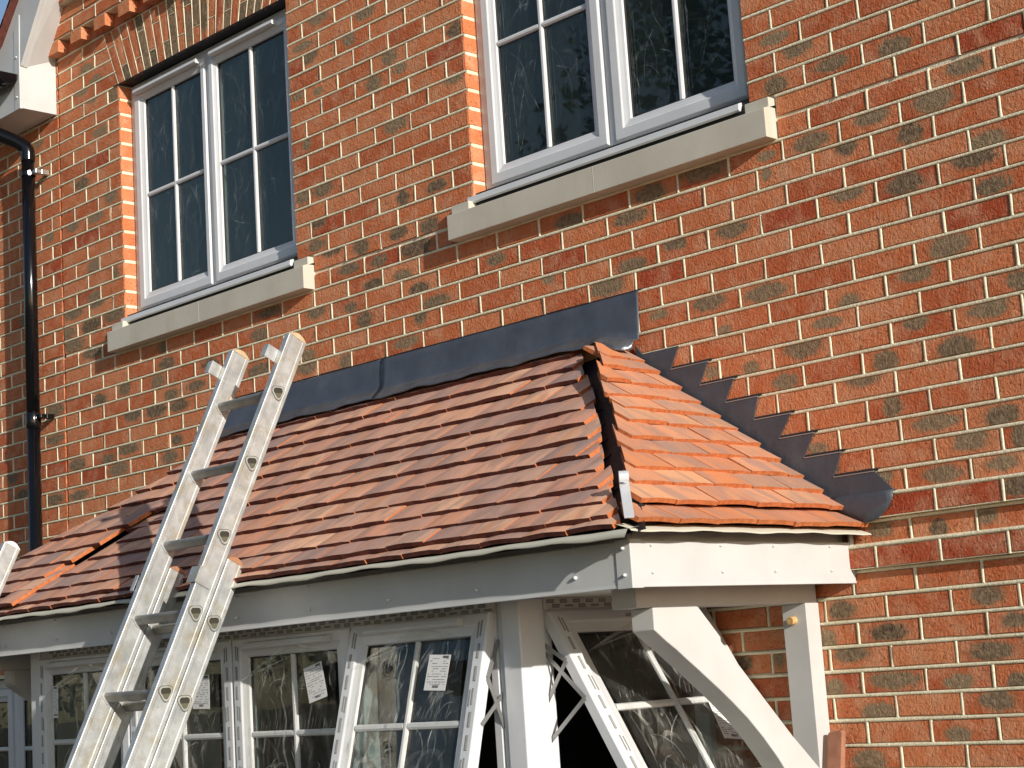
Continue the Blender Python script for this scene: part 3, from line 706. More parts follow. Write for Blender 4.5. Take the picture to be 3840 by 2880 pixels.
def sticker(sash, x, z, w, h, ang, kind=0):
    M_ = MB(); M_.box(-w / 2, w / 2, -.0006, 0, -h / 2, h / 2, 0)
    # rows of print: too small to read in the photograph
    y = h / 2 - .012
    while y > -h / 2 + .012:
        x0 = -w / 2 + .007
        while x0 < w / 2 - .012:
            L = U(.004, .014)
            if random.random() < .72: M_.box(x0, min(x0 + L, w / 2 - .006), -.0010, -.0006, y - U(.0006, .0011), y + U(.0006, .0011), 1)
            x0 += L + .003
        y -= U(.0062, .0095)
    M_.box(w / 2 - .034, w / 2 - .008, -.0012, -.0006, h / 2 - .010, h / 2 - .003, 1)
    for q in range(7): M_.box(-.012 + q * .0042, -.012 + q * .0042 + U(.0012, .003), -.0012, -.0006, -h / 2 + .008, -h / 2 + .016, 1)
    o = M_.build('paper_sticker', [M_PAPER, M_INK], sash)
    o.location = (x, -.0268, z); o.rotation_euler = (0, rad(ang), 0); return o

def trickle_vent(parent, x0, x1, z, y):
    b = MB(); b.prism([(y, z - .011), (y - .024, z - .012), (y - .030, z - .006), (y - .026, z + .009), (y, z + .014)], lambda a, c, d: (d, a, c), x0, x1)
    b.build('trickle_vent', M_PVC, parent, bevel=.001)

def upper_window(x0, x1, xm, gl, gr, label):
    """x0..x1 frame, xm mullion centre, gl/gr glass x ranges"""
    t = empty('casement_window', (x0, .070, 1.345), label, 'window', 'white casement windows on the upper floor')
    W_ = x1 - x0; T = 2.5085 - 1.345
    f = MB(); f.ring(0, W_, 0, T, [(0, .07), (0, 0), (.043, 0), (.047, .006), (.050, .06)])
    f.box(xm - x0 - .026, xm - x0 + .026, .0006, .06, .044, T - .044)
    f.build('frame', M_PVC, t, bevel=.0015)
    for (a, b), (l, r) in (((x0 + .044, xm - .020), gl), ((xm + .016, x1 - .044), gr)):
        H = T - .062
        mw = Matrix.Translation((a - x0, 0, T - .040))
        top = 2.411 - (1.345 + T - .040); bot = 1.443 - (1.345 + T - .040)
        make_sash(t, b - a, H, mw, l - a, r - a, top, bot, 2, film='in')
    trickle_vent(t, gl[0] - .045 - x0, gl[1] + .02 - x0, T - .053, -.014)
    trickle_vent(t, gr[0] - .01 - x0, gr[1] - .03 - x0, T - .053, -.014)
    c = MB(); c.prism([(-.004, -.0005), (-.066, -.014), (-.078, -.019), (-.079, -.041), (-.072, -.046), (-.066, -.043), (-.060, -.026), (.03, -.012)][::-1], lambda a, b_, d: (d, a, b_), -.032, W_ - .034)
    c.build('window_cill', M_PVC, t, bevel=.0015)
    return t
upper_window(-4.279, -2.922, -3.613, (-4.160, -3.681), (-3.545, -3.030), 'white two-light casement window left of centre, above the ladder, with black lintel over it')
upper_window(-1.797, -.457, -1.118, (-1.686, -1.212), (-1.027, -.560), 'white casement window right of centre, its head cut off by the top edge')
# ground-floor window behind the left bracket
t3 = empty('casement_window', (-6.19, .07, -1.55), 'white glazing-barred window in deep shade behind the left canopy bracket', 'window')
f = MB(); f.ring(0, 1.285, 0, 1.195, [(0, .06), (0, 0), (.043, 0), (.047, .006), (.050, .05)]); f.box(.62, .665, .0006, .05, .044, 1.15); f.build('frame', M_PVC, t3)
for a in (.045, .655): make_sash(t3, .585, 1.11, Matrix.Translation((a, 0, 1.15)), .07, .515, -.07, -1.04, 4, film='in')

# ================================================================ bay window
bay = empty('bay_window', (-2.2, -.88, -2.1), 'white bay window below the tiled canopy, with some top-hung sashes propped open', 'bay window')
OB = Matrix.Translation((2.2, .88, 2.1))        # world -> bay local
def bb(name, mb, mat, **k):
    o = mb.build(name, mat, bay, mw=OB, **k); return o
YB = -.88
fr = MB()
ZT, ZB = -.318, -1.515
for a, b in ((-3.60, -2.926), (-2.926, -2.252), (-2.252, -1.588), (-1.588, -.917)):
    op = a > -1.6
    fr.box(a + .001, a + .030, YB + .004, YB + .065, ZB, ZT); fr.box(b - .030, b - .001, YB + .004, YB + .065, ZB, ZT)
    fr.box(a + .030, b - .030, YB + .004, YB + .065, ZB, ZB + .035); fr.box(a + .030, b - .030, YB + .004, YB + .065, ZT - .030, ZT)
# side frame (faces +x)
fr.box(-.875, -.815, -.772, -.742, ZB, ZT); fr.box(-.875, -.815, -.03, -.002, ZB, ZT); fr.box(-.875, -.815, -.742, -.03, ZB, ZB + .035); fr.box(-.875, -.815, -.742, -.03, ZT - .022, ZT)
bb('frame', fr, M_PVC, bevel=.0012)
for a, b in ((-3.60, -.917),):
    h = MB(); h.box(a, b, YB + .003, YB + .05, ZT + .0005, -.2855); hs = bb('head_strip', h, M_SOFFIT)
    x = a + .03; i = 0
    while x < b - .03:
        for me, zz, dx in ((SL_H if i % 3 else SL_H2, -.2945, 0), (SL_H if (i + 1) % 3 else SL_H2, -.3085, .026)):
            if not (-3.55 < x < -.95): continue
            o = obj('slot', me, hs); o.location = (x + dx, YB + .003, zz)
        x += .052; i += 1
h = MB(); h.box(-.87, -.8135, -.771, -.02, ZT + .0005, -.2855); hs = bb('head_strip', h, M_SOFFIT)
y = -.74; i = 0
while y < -.1:
    for me, zz, dy in ((SL_H, -.2945, 0), (SL_H2 if i % 2 else SL_H, -.3085, .024)):
        o = obj('slot', me, hs); o.location = (-.8135, y + dy, zz); o.rotation_euler = (0, 0, rad(90))
    y += .058; i += 1
cp = MB(); cp.prism([(-.915, -.868), (-.889, -.868), (-.887, -.880), (-.8145, -.880), (-.811, -.8765), (-.811, -.775), (-.86, -.775), (-.915, -.82)], lambda a, b, d: (a, b, d), -2.09, -.2856)
bb('corner_post', cp, M_PVC, bevel=.002)
lp = MB(); lp.box(-3.682, -3.602, YB, YB + .09, -2.09, -.2856); bb('left_post', lp, M_PVC, bevel=.002)
ap = MB(); ap.box(-3.60, -.917, YB + .006, YB + .06, -2.09, ZB - .001); ap.box(-.87, -.813, -.77, -.002, -2.09, ZB - .001); bb('apron_panel', ap, M_PVC)
ls = MB(); ls.box(-3.675, -3.61, YB + .091, -.002, -2.09, -.2856); bb('left_return', ls, M_PVC)
gaps = []
def fs(a, b, ang, slots, film):
    mw = OB @ Matrix.Translation((a, YB, ZT)) @ Matrix.Rotation(-rad(ang), 4, 'X')
    W_ = b - a
    return make_sash(bay, W_, -ZB + ZT, mw, .083, W_ - .085, -.069, -1.128, 4, film=film, slots=slots)
s1 = fs(-3.597, -2.930, 0, 'l', 'out')
s2 = fs(-2.923, -2.256, 0, 'lr', 'out')
s3 = fs(-2.249, -1.592, 0, 'l', 'out')
s4 = fs(-1.580, -.922, 15, 'lr', 'out')
mw5 = OB @ Matrix.Translation((-.811, -.768, ZT - .012)) @ Matrix.Rotation(rad(90), 4, 'Z') @ Matrix.Rotation(-rad(31), 4, 'X')
s5 = make_sash(bay, .748, -ZB + ZT, mw5, .098, .652, -.072, -1.128, 4, film='out', slots='l')
sticker(s1, .155, -.175, .040, .125, 2)
sticker(s2, .495, -.175, .105, .120, 2)
sticker(s3, .485, -.170, .100, .118, -12)
sticker(s4, .475, -.180, .098, .110, 3)
sticker(s5, .520, -.430, .100, .140, 8)
for s_, x_ in ((s3, .56), (s4, .55)):
    trickle_vent(s_, .10, x_, -.028, -.014)
trickle_vent(s2, .10, .57, -.028, -.014); trickle_vent(s1, .10, .57, -.028, -.014)
vt = MB(); vt.box(.30, .64, -.018, -.0145, -.037, -.019, 0)
for q in range(9): vt.prism([(.325 + q * .035, -.034), (.350 + q * .035, -.034), (.357 + q * .035, -.022), (.332 + q * .035, -.022)], lambda a, b, d: (a, d, b), -.0195, -.018, 1)
vt.build('vent_grille', [M_PVC, M_SLOT], s5)
M_STAY = Mat('dull_steel_stay', rough=.4, metallic=.7, color=(.33, .33, .32)).m
# friction stays of the two open sashes
def bar(mb, p, q, w, th, ax):
    p = Vector(p); q = Vector(q); t_ = (q - p).normalized(); n_ = Vector(ax); u_ = t_.cross(n_).normalized() * w / 2; k_ = n_ * th / 2
    mb.add([p + u_ + k_, p - u_ + k_, p - u_ - k_, p + u_ - k_, q + u_ + k_, q - u_ + k_, q - u_ - k_, q + u_ - k_],
           [(0, 1, 2, 3), (7, 6, 5, 4), (0, 4, 5, 1), (1, 5, 6, 2), (2, 6, 7, 3), (3, 7, 4, 0)])
def on4(d, off=0): return (-.922 + .004 + off, YB - math.sin(rad(15)) * d + .012, ZT - math.cos(rad(15)) * d)
st = [((-.913, YB + .01, -.40), on4(.20)), (on4(.20), (-.913, YB + .012, -.66)), (on4(.34), (-.913, YB + .015, -.56))]
for p, q in st:
    b = MB(); bar(b, p, q, .013, .0025, (1, 0, 0)); bb('stay_arm', b, M_STAY)
def on5(d): return (-.811 + math.sin(rad(31)) * d - .010, -.771, ZT - .012 - math.cos(rad(31)) * d)
for p, q in (((-.826, -.773, -.42), on5(.17)), (on5(.17), (-.826, -.772, -.60)), ((-.818, -.7725, -.45), on5(.30)), (on5(.30), (-.832, -.772, -.72))):
    b = MB(); bar(b, p, q, .013, .0025, (0, 1, 0)); bb('stay_arm', b, M_STAY)

# ================================================================ gallows brackets that carry the canopy
def gallows(x_in, x_out, label, peg=True):
    """x_in: face toward the bay, x_out: outer face"""
    t = empty('gallows_bracket', ((x_in + x_out) / 2, -.035, -1.2), label, 'bracket', 'white gallows brackets under the canopy')
    OM = Matrix.Translation((-(x_in + x_out) / 2, .035, 1.2))
    a, b = min(x_in, x_out), max(x_in, x_out)
    m_ = MB(); m_.box(a + .0005, b - .0005, -.071, -.002, -1.2, -.3455); m_.build('wall_post', M_TIMBER, t, bevel=.002, mw=OM)
    m_ = MB(); m_.box(a, b, -.860, -.010, -.345, -.2855); m_.build('beam', M_TIMBER, t, bevel=.002, mw=OM)
    up = [(-.791, -.3458), (-.791, -.409)]
    curve = [(-.741, -.443), (-.700, -.468), (-.662, -.494), (-.615, -.525), (-.567, -.558), (-.517, -.592), (-.469, -.627), (-.403, -.678), (-.337, -.738), (-.272, -.806), (-.214, -.880), (-.162, -.962), (-.118, -1.05), (-.0715, -1.17)]
    outer = [(-.0715, -.850), (-.184, -.752), (-.196, -.742), (-.498, -.450), (-.499, -.437), (-.592, -.3458)]
    m_ = MB(); pts = up + curve + outer
    m_.prism(pts, lambda y, z, d: (d, y, z), a + .008, b - .0005)
    m_.build('curved_brace', M_TIMBER, t, bevel=.003, mw=OM)
    if not peg:
        m_ = MB(); m_.prism([(-.80, -.346), (-.80, -.400), (-.0715, -.93), (-.0715, -.346)], lambda y, z, d: (d, y, z), a + .02, b - .02); m_.build('infill_board', M_SOFFIT, t, mw=OM)
    # stopped chamfer along the under edge
    m_ = MB()
    for i in range(len(curve) - 2):
        (y0, z0), (y1, z1) = curve[i], curve[i + 1]
        m_.add([(b + .0002, y0, z0 + .013), (b + .0002, y1, z1 + .016), (b - .012, y1 - .001, z1 - .0025), (b - .012, y0 - .001, z0 - .0025)], [(0, 1, 2, 3)])
    if peg:
        p = MB(); xc = a + .044; p.tube([(xc, -.069, -.397), (xc, -.0935, -.3975)], [.0135, .0125], 14); p.build('wood_peg', M_PEG, t, mw=OM, bevel=.001)
    return t
gallows(-.453, -.360, 'white curved bracket under the right end of the canopy, raw wood peg in its post')
gallows(-4.070, -3.977, 'shaded white timber bracket under the left end of the canopy, at the left photo edge', False)
# ================================================================ tiled canopy roof
can = empty('canopy_roof', (-2.2, -.5, -.3), 'hipped canopy roof of plain clay tiles over white fascia boards, hip still open', 'canopy roof')
OC = Matrix.Translation((2.2, .5, .3))
def cc_(name, mb, mat, **k): return mb.build(name, mat, can, mw=OC, **k)
MF, DF = .686, .63                    # front plane z = DF + MF*y
MSD, DS = .77, -.236                  # side plane  z = DS - MSD*x
TW, TL, TT = .1675, .215, .0148
def tile_bm(w, L, camber, j):
    bm = bmesh.new(); nx = 4; V = []
    for lay in (0, 1):
        for b in (0, 1):
            for i in range(nx + 1):
                t = i / nx; x = (t - .5) * w
                c = camber * (1 - (2 * t - 1) ** 2)
                V.append(bm.verts.new((x + (j[0] if i in (0, nx) and b == 0 else 0), b * L + (j[1 + i % 3] if b == 0 else 0), c + lay * TT - b * .0265)))
    def q(lay, b, i): return V[(lay * 2 + b) * (nx + 1) + i]
    for i in range(nx):
        f = bm.faces.new((q(1, 0, i), q(1, 0, i + 1), q(1, 1, i + 1), q(1, 1, i))); f.material_index = 0
        f = bm.faces.new((q(0, 0, i), q(0, 1, i), q(0, 1, i + 1), q(0, 0, i + 1))); f.material_index = 2
        f = bm.faces.new((q(0, 0, i), q(0, 0, i + 1), q(1, 0, i + 1), q(1, 0, i))); f.material_index = 2
        f = bm.faces.new((q(0, 1, i + 1), q(0, 1, i), q(1, 1, i), q(1, 1, i + 1))); f.material_index = 1
    f = bm.faces.new((q(0, 0, 0), q(1, 0, 0), q(1, 1, 0), q(0, 1, 0))); f.material_index = 1
    f = bm.faces.new((q(0, 0, nx), q(0, 1, nx), q(1, 1, nx), q(1, 0, nx))); f.material_index = 1
    bm.normal_update(); return bm
def finish(bm, mats):
    me = bpy.data.meshes.new('roof_tile'); bm.to_mesh(me); bm.free()
    for m_ in mats: me.materials.append(m_)
    return me
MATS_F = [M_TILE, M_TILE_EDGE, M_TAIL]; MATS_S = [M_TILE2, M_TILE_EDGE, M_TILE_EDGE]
SHARED = {}
for key, mats in (('f', MATS_F), ('s', MATS_S)):
    SHARED[key] = [finish(tile_bm(TW, TL, U(.0010, .0032), [U(-.001, .001)] + [U(-.0015, .0015) for _ in range(3)]), mats) for _ in range(8)]
def tile(kind, P, xa, ya, w, clips=(), lift=0.0, L=TL, tilt=0.0, jit=1.0, parent=None):
    """P tail centre on plane (world), xa along eaves, ya upslope unit vectors; clips: (co, no) removing the positive side"""
    za = xa.cross(ya)
    R_ = Matrix((xa, ya, za)).transposed().to_4x4()
    R_ = Matrix.Translation(P + za * lift) @ R_ @ Matrix.Rotation(rad(U(-.7, .7) * jit), 4, 'Z') @ Matrix.Rotation(rad(U(-.55, .55) * jit), 4, 'Y') @ Matrix.Rotation(rad(U(-.25, .35) * jit + tilt), 4, 'X')
    if abs(w - TW) < .004 and not clips and L == TL: me = random.choice(SHARED[kind])
    else:
        bm = tile_bm(w, L, U(.002, .005) * min(1, w / TW), [U(-.001, .001)] + [U(-.0012, .0012) for _ in range(3)])
        inv = R_.inverted(); i3 = R_.to_3x3().transposed()
        for co, no in clips:
            geom = bm.verts[:] + bm.edges[:] + bm.faces[:]
            r_ = bmesh.ops.bisect_plane(bm, geom=geom, plane_co=inv @ co, plane_no=(i3 @ no).normalized(), clear_outer=True)
            ed = [e for e in r_['geom_cut'] if isinstance(e, bmesh.types.BMEdge)]
            if ed:
                ff = bmesh.ops.holes_fill(bm, edges=ed, sides=0)
                for f in ff['faces']: f.material_index = 1
        if len(bm.faces) < 4: bm.free(); return None
        bm.normal_update(); me = finish(bm, MATS_F if kind == 'f' else MATS_S)
    return obj('roof_tile', me, can if parent is None else parent, OC @ R_)
# --- front slope
ROWS_F = [.050, .152, .252, .362, .464, .562, .656, .757, .848, .935, 1.014, 1.085]
RF = [-1.298, -1.191, -1.084, -.981, -.876, -.776, -.681, -.583, -.483, -.396, -.313, -.236]
XA = Vector((1, 0, 0)); YA = Vector((0, 1, MF)).normalized()
HF = (Vector((-1.292, 0, 0)), Vector((1, 1.01, 0)).normalized())        # x <= -1.285 + 1.01|y|
LF = (Vector((-3.40, 0, 0)), Vector((-1, .70, 0)).normalized())
SLIP = {6: -3.235, 7: -3.300, 8: -3.362, 9: -3.430, 10: -3.385}
def fpt(x, ay): return Vector((x, -ay, DF - MF * ay))
PITCH = .1705
for i, ay in enumerate(ROWS_F):
    xr_ = RF[i]; xl_ = -3.40 - .70 * ay - .012
    base = -1.15 if i % 2 else -1.236
    cuts = []; x = base + math.ceil((xr_ - base) / PITCH) * PITCH
    if x - xr_ > 0: x -= PITCH
    if xr_ - x < .055: x -= PITCH
    right = xr_
    sl = SLIP.get(i)
    while right > xl_:
        left = max(x, xl_) if x > xl_ - .04 else xl_
        if x - xl_ < .05: left = xl_
        a, b = left, right; lift = 0; tilt = 0; skip = False
        if sl is not None:
            if a < sl < b or (a < sl + .10 and b > sl + .10):
                a = max(a, sl + (.10 if i < 10 else .015))
                if b - a < .03: skip = True
            elif b <= sl + .10: skip = True
        if not skip:
            w = b - a - .0028 + U(-.001, .001)
            near_r = b > xr_ - .18; near_l = a < xl_ + .20
            cl = []
            if near_r: cl.append((HF[0] + Vector((U(-.020, .012), 0, 0)), HF[1]))
            if near_l: cl.append(LF)
            tile('f', fpt((a + b) / 2, ay + U(-.002, .002)), XA, YA, w if (cl or abs(w - TW) > .004) else TW, cl, lift + U(0, .0014) + (.003 if random.random() < .12 else 0), tilt=tilt)
        right = left; x -= PITCH
        if left <= xl_ + 1e-6: break
    if sl is not None:      # lifted loose tiles left of the slip
        b = sl
        while b > xl_:
            a = max(b - PITCH, xl_)
            if a - xl_ < .04: a = xl_
            cl = [LF] if a < xl_ + .20 else []
            tile('f', fpt((a + b) / 2, ay + .004), XA, YA, b - a - .003, cl, .012 + U(0, .003), tilt=U(-.3, .3) + (.6 if i < 9 else 0))
            if a <= xl_ + 1e-6: break
            b = a
# eaves under-course and left-out long slipped tile
x = -.19
while x > -4.16:
    w = PITCH - .003; a = max(x - PITCH, -4.19)
    near = x > -.4 or a < -4.0
    tile('f', fpt((a + x) / 2, 1.121 + U(-.002, .002)), XA, YA, x - a - .003, [HF] if x > -.4 else ([LF] if a < -4.0 else []), -.006, L=.12)
    x = a
    if a <= -4.18: break
tile('f', fpt(-3.385 - .083, 1.105), XA, YA, .166, [], .020, L=.265)
tile('f', fpt(-3.20, .66), XA, YA, .16, [], -.010)
# --- side slope
HS2 = (Vector((-1.245 - .045, 0, 0)), Vector((-1, -1.02, 0)).normalized())
ROWS_S = [-.985, -.915, -.825, -.747, -.672, -.600, -.517, -.443, -.362, -.291, -.214]
LS_ = [.217, .335, .405, .498, .500, .567, .660, .736, .829, .916, .978]
XB = Vector((0, 1, 0)); YBv = Vector((-1, 0, MSD)).normalized()
HS = (Vector((-1.238, 0, 0)), Vector((-1.02 * 0 - 1, -1.02, 0)).normalized())   # keeps x >= -1.245 + 1.02|y|
def spt(x, y): return Vector((x, y, DS - MSD * x))
for i, x0 in enumerate(ROWS_S):
    yl, yr = -LS_[i], -.026
    base = -.200 if i % 2 else -.105
    e = [yl]; y = base - 6 * .182
    while y < yr - .05:
        if y > yl + .05: e.append(y)
        y += .182
    e.append(yr)
    for k in range(len(e) - 1):
        a, b = e[k], e[k + 1]; w = b - a - .003
        cl = ([(HS[0] + Vector((U(-.022, .012), 0, 0)), HS[1])] if a < yl + .12 else []) + ([(Vector((-1.100, 0, 0)), Vector((-1, 0, 0)))] if x0 < -.90 else [])
        tile('s', spt(x0 + U(-.003, .003), (a + b) / 2), XB, YBv, w, cl, U(0, .004) + (.007 if i in (1, 2) and k == 0 else 0), tilt=U(-.4, .5) + (.9 if i in (1, 2) and k == 0 else 0), jit=1.3)
y = -1.075
while y < -.03:
    b = min(y + .172, -.010)
    tile('s', spt(-.142 + U(-.003, .003), (y + b) / 2), XB, YBv, b - y - .003, [HS2] if y < -.8 else [], -.006, L=.12)
    y = b
# --- membrane under the tiles, visible through the open hip and the slipped tiles
def fz(x, ay, d): return (x, -ay, DF - MF * ay - d)
def sz_(x, y, d): return (x, y, DS - MSD * x - d)
fm = MB()
hx = lambda ay: -1.165 + .975 * ay
n_ = 26; dd = .045
rowp = []
for i in range(n_ + 1):
    ay = 1.09 * i / n_ + .0
    rowp.append(ay)
va = []
for ay in rowp:
    k = U(-.004, .004)
    va += [fz(-3.36 - .70 * ay, ay, dd), fz(hx(ay) - .09, ay, dd), fz(hx(ay), ay, .034 + k)]
fm.add(va, [(3 * i, 3 * i + 3, 3 * i + 4, 3 * i + 1) for i in range(n_)] + [(3 * i + 1, 3 * i + 4, 3 * i + 5, 3 * i + 2) for i in range(n_)])
va = []
for ay in rowp:
    x = min(hx(ay), -.20); k = U(-.004, .004)
    va += [fz(x, ay, .034 + k), sz_(min(x + .07, -.17), -ay, .046), sz_(min(x + .07, -.17), -.0, .046)]
fm.add(va, [(3 * i + 1, 3 * i, 3 * i + 3, 3 * i + 4) for i in range(n_)] + [(3 * i + 2, 3 * i + 1, 3 * i + 4, 3 * i + 5) for i in range(n_)])
cc_('membrane', fm, M_FELT, recalc=False)
for ay in [r + .045 for r in ROWS_F[3:11]]:
    b = MB(); p, q = fpt(-3.36 - .70 * ay, ay), fpt(hx(ay) - .10, ay)
    za = XA.cross(YA)
    vs = [pt + za * w_ + YA * u_ for pt in (p, q) for (u_, w_) in ((-.012, -.046), (.012, -.046), (.012, -.032), (-.012, -.032))]
    b.add(vs, [(0, 1, 2, 3), (7, 6, 5, 4), (0, 4, 5, 1), (1, 5, 6, 2), (2, 6, 7, 3), (3, 7, 4, 0)]); cc_('batten', b, M_FELT)
# --- cream underlay drip at the eaves
ul = MB(); va = []; N_ = 90
for i in range(N_ + 1):
    x = -4.20 + (4.06) * i / N_; wv = .004 * math.sin(x * 9) + .0025 * math.sin(x * 31 + 1)
    lo = -.164 + wv * .8 - (.008 * max(0, (x + .75)) if x > -.75 else 0)
    va += [(x, -1.06, -.140), (x, -1.121, -.149 + wv * .3), (x, -1.136 - wv * .3, lo), (x, -1.133 - wv * .3, lo - .0015)]
ul.add(va, [(4 * i + k, 4 * i + 4 + k, 4 * i + 5 + k, 4 * i + 1 + k) for i in range(N_) for k in range(3)])
va = []; N_ = 26
for i in range(N_ + 1):
    y = -1.115 + 1.105 * i / N_; wv = .002 * math.sin(y * 14) + .0015 * math.sin(y * 37)
    va += [(-.20, y, -.128), (-.137, y, -.150 + wv), (-.133, y, -.155 + wv), (-.137, y, -.155 + wv)]
ul.add(va, [(4 * i + 1 + k, 4 * i + 5 + k, 4 * i + 4 + k, 4 * i + k) for i in range(N_) for k in range(3)])
cc_('underlay', ul, M_CREAM, smooth=True, recalc=False)
# --- fascia, corner trim, soffit
f = MB(); f.prism([(-1.020, -.172), (-1.020, -.287), (-1.0365, -.2985), (-1.0395, -.297), (-1.0380, -.287), (-1.0380, -.172)], lambda a, b, d: (d, a, b), -4.215, -.2615); cc_('fascia', f, M_FASCIA, bevel=.0015)
f = MB(); f.prism([(-.228, -.172), (-.228, -.287), (-.2115, -.2985), (-.2085, -.297), (-.2100, -.287), (-.2100, -.172)], lambda a, b, d: (a, d, b), -.995, -.003); cc_('fascia', f, M_FASCIA, bevel=.0015)
f = MB(); f.box(-4.235, -4.217, -1.038, -.003, -.297, -.172); cc_('fascia', f, M_FASCIA, bevel=.0015)
f = MB(); f.prism([(-.2610, -1.0380), (-.2610, -1.0415), (-.2085, -1.0415), (-.2065, -1.0395), (-.2065, -.996), (-.2100, -.996), (-.2100, -1.0380)], lambda a, b, d: (a, b, d), -.300, -.168); cc_('corner_trim', f, M_FASCIA, bevel=.001)
f = MB(); f.box(-4.21, -.232, -1.018, -.004, -.2848, -.279); cc_('soffit', f, M_SOFFIT)
f = MB(); f.box(-4.20, -.245, -1.010, -.99, -.172, -.130); f.box(-.262, -.245, -.988, -.004, -.172, -.120); cc_('eaves_board', f, M_SOFFIT)
f = MB(); f.box(-.2105, -.2055, -.024, -.004, -.215, -.150); cc_('end_clip', f, M_FASCIA)
def screw(p, ax, r):
    m_ = MB(); p = Vector(p); a = Vector(ax)
    m_.tube([p, p + a * .004, p + a * .0075, p + a * .009], [r, r, r * .72, r * .25], 10); cc_('screw_cap', m_, M_GREYW, smooth=True)
for k in range(10):
    x = -.417 - .398 * k
    screw((x, -1.0385, -.256), (0, -1, 0), .0058)
    screw((x, -1.0372, -.181), (0, -1, 0), .0030)
screw((-.232, -1.0413, -.192), (0, -1, 0), .0050); screw((-.231, -1.0413, -.264), (0, -1, 0), .0050)
for y in (-.955, -.655, -.41, -.13):
    screw((-.2104, y, -.259), (1, 0, 0), .0042); screw((-.2104, y, -.186), (1, 0, 0), .0032)
# --- hip iron: galvanised strap with a scrolled end standing on the corner
hi = MB(); X0, X1 = -.236, -.196
H0 = Vector((-.196, -1.075, -.135)); up = Vector((-.70, .70, .60)).normalized()
prof = [Vector((0, 0, 0))]
base = Vector((-.150, -1.100, -.145)); dirv = Vector((-.60, .62, .56)).normalized(); nrm = Vector((.42, -.38, .82)).normalized()
side = Vector((.72, .70, 0)).normalized()
nrm = side.cross(dirv).normalized()
if nrm.z < 0: nrm = -nrm
pts = [base + dirv * .02 * t + nrm * .030 for t in range(0, 11)]
tip = pts[-1]; cr = .017
for k in range(1, 12):
    a = k / 11 * rad(285); pts.append(tip + nrm * cr * (1 - math.cos(a)) + dirv * cr * math.sin(a))
vs = []
for i, p in enumerate(pts):
    t_ = (pts[min(i + 1, len(pts) - 1)] - pts[max(i - 1, 0)]).normalized(); nn = side.cross(t_).normalized() * .002
    vs += [p - side * .0135 + nn, p + side * .0135 + nn, p + side * .0135 - nn, p - side * .0135 - nn]
hi.add(vs, [(4 * i + k, 4 * i + (k + 1) % 4, 4 * i + 4 + (k + 1) % 4, 4 * i + 4 + k) for i in range(len(pts) - 1) for k in range(4)] + [(3, 2, 1, 0), (len(vs) - 4, len(vs) - 3, len(vs) - 2, len(vs) - 1)])
cc_('hip_iron', hi, M_GALV, bevel=.0008)

# ================================================================ lead flashings
M_LB = Mat('lit_dressed_lead', rough=.30, metallic=.55, color=(.14, .15, .165)); M_LB.bump(M_LB.math('ADD', M_LB.noise(30, 3), M_LB.noise(90, 2)), .35, .006)  # light caught by the dressed lower strip is put into a paler lead
M_LB.color(M_LB.ramp(M_LB.noise(7, 5, .6), [(.3, (.11, .12, .135)), (.6, (.17, .18, .195)), (.85, (.28, .29, .30))])); M_LEADB = M_LB.m
lf = empty('lead_flashing', (-2.3, 0, .6), 'dark lead cover flashing dressed along the top of the canopy tiles', 'flashing', )
OL = Matrix.Translation((2.3, 0, -.6))
def sheet(x0, x1, n, lift, fn=None):
    va = []; prof = [(.7885, -.001), (.7865, -.005), (.76, -.0075), (.72, -.011), (.685, -.016), (.664, -.024), (.652, -.036), (.640, -.052), (.6255, -.066), (.6205, -.0665)]
    m_ = MB(); k_ = len(prof)
    for i in range(n + 1):
        x = x0 + (x1 - x0) * i / n
        for j, (z, y) in enumerate(prof):
            s_ = j / (k_ - 1); wob = .0028 * math.sin(x * 11 + j) * s_ + U(-.0012, .0012) * s_
            va.append((x, y - lift + (wob if 0 < j < k_ - 1 else 0), z + (.0035 * math.sin(x * 17.0) + .002 * math.sin(x * 41)) * (s_ > .6)))
    m_.add(va, [(i * k_ + j, i * k_ + j + 1, (i + 1) * k_ + j + 1, (i + 1) * k_ + j) for i in range(n) for j in range(k_ - 1)])
    m_.mi = [1 if (q % (k_ - 1)) >= 5 else 0 for q in range(len(m_.f))]
    o = m_.build('lead_sheet', [M_LEAD, M_LEADB], lf, smooth=True, mw=OL, recalc=False); sd_ = o.modifiers.new('thick', 'SOLIDIFY'); sd_.thickness = .0022; sd_.offset = -1
sheet(-3.50, -2.372, 30, .0)
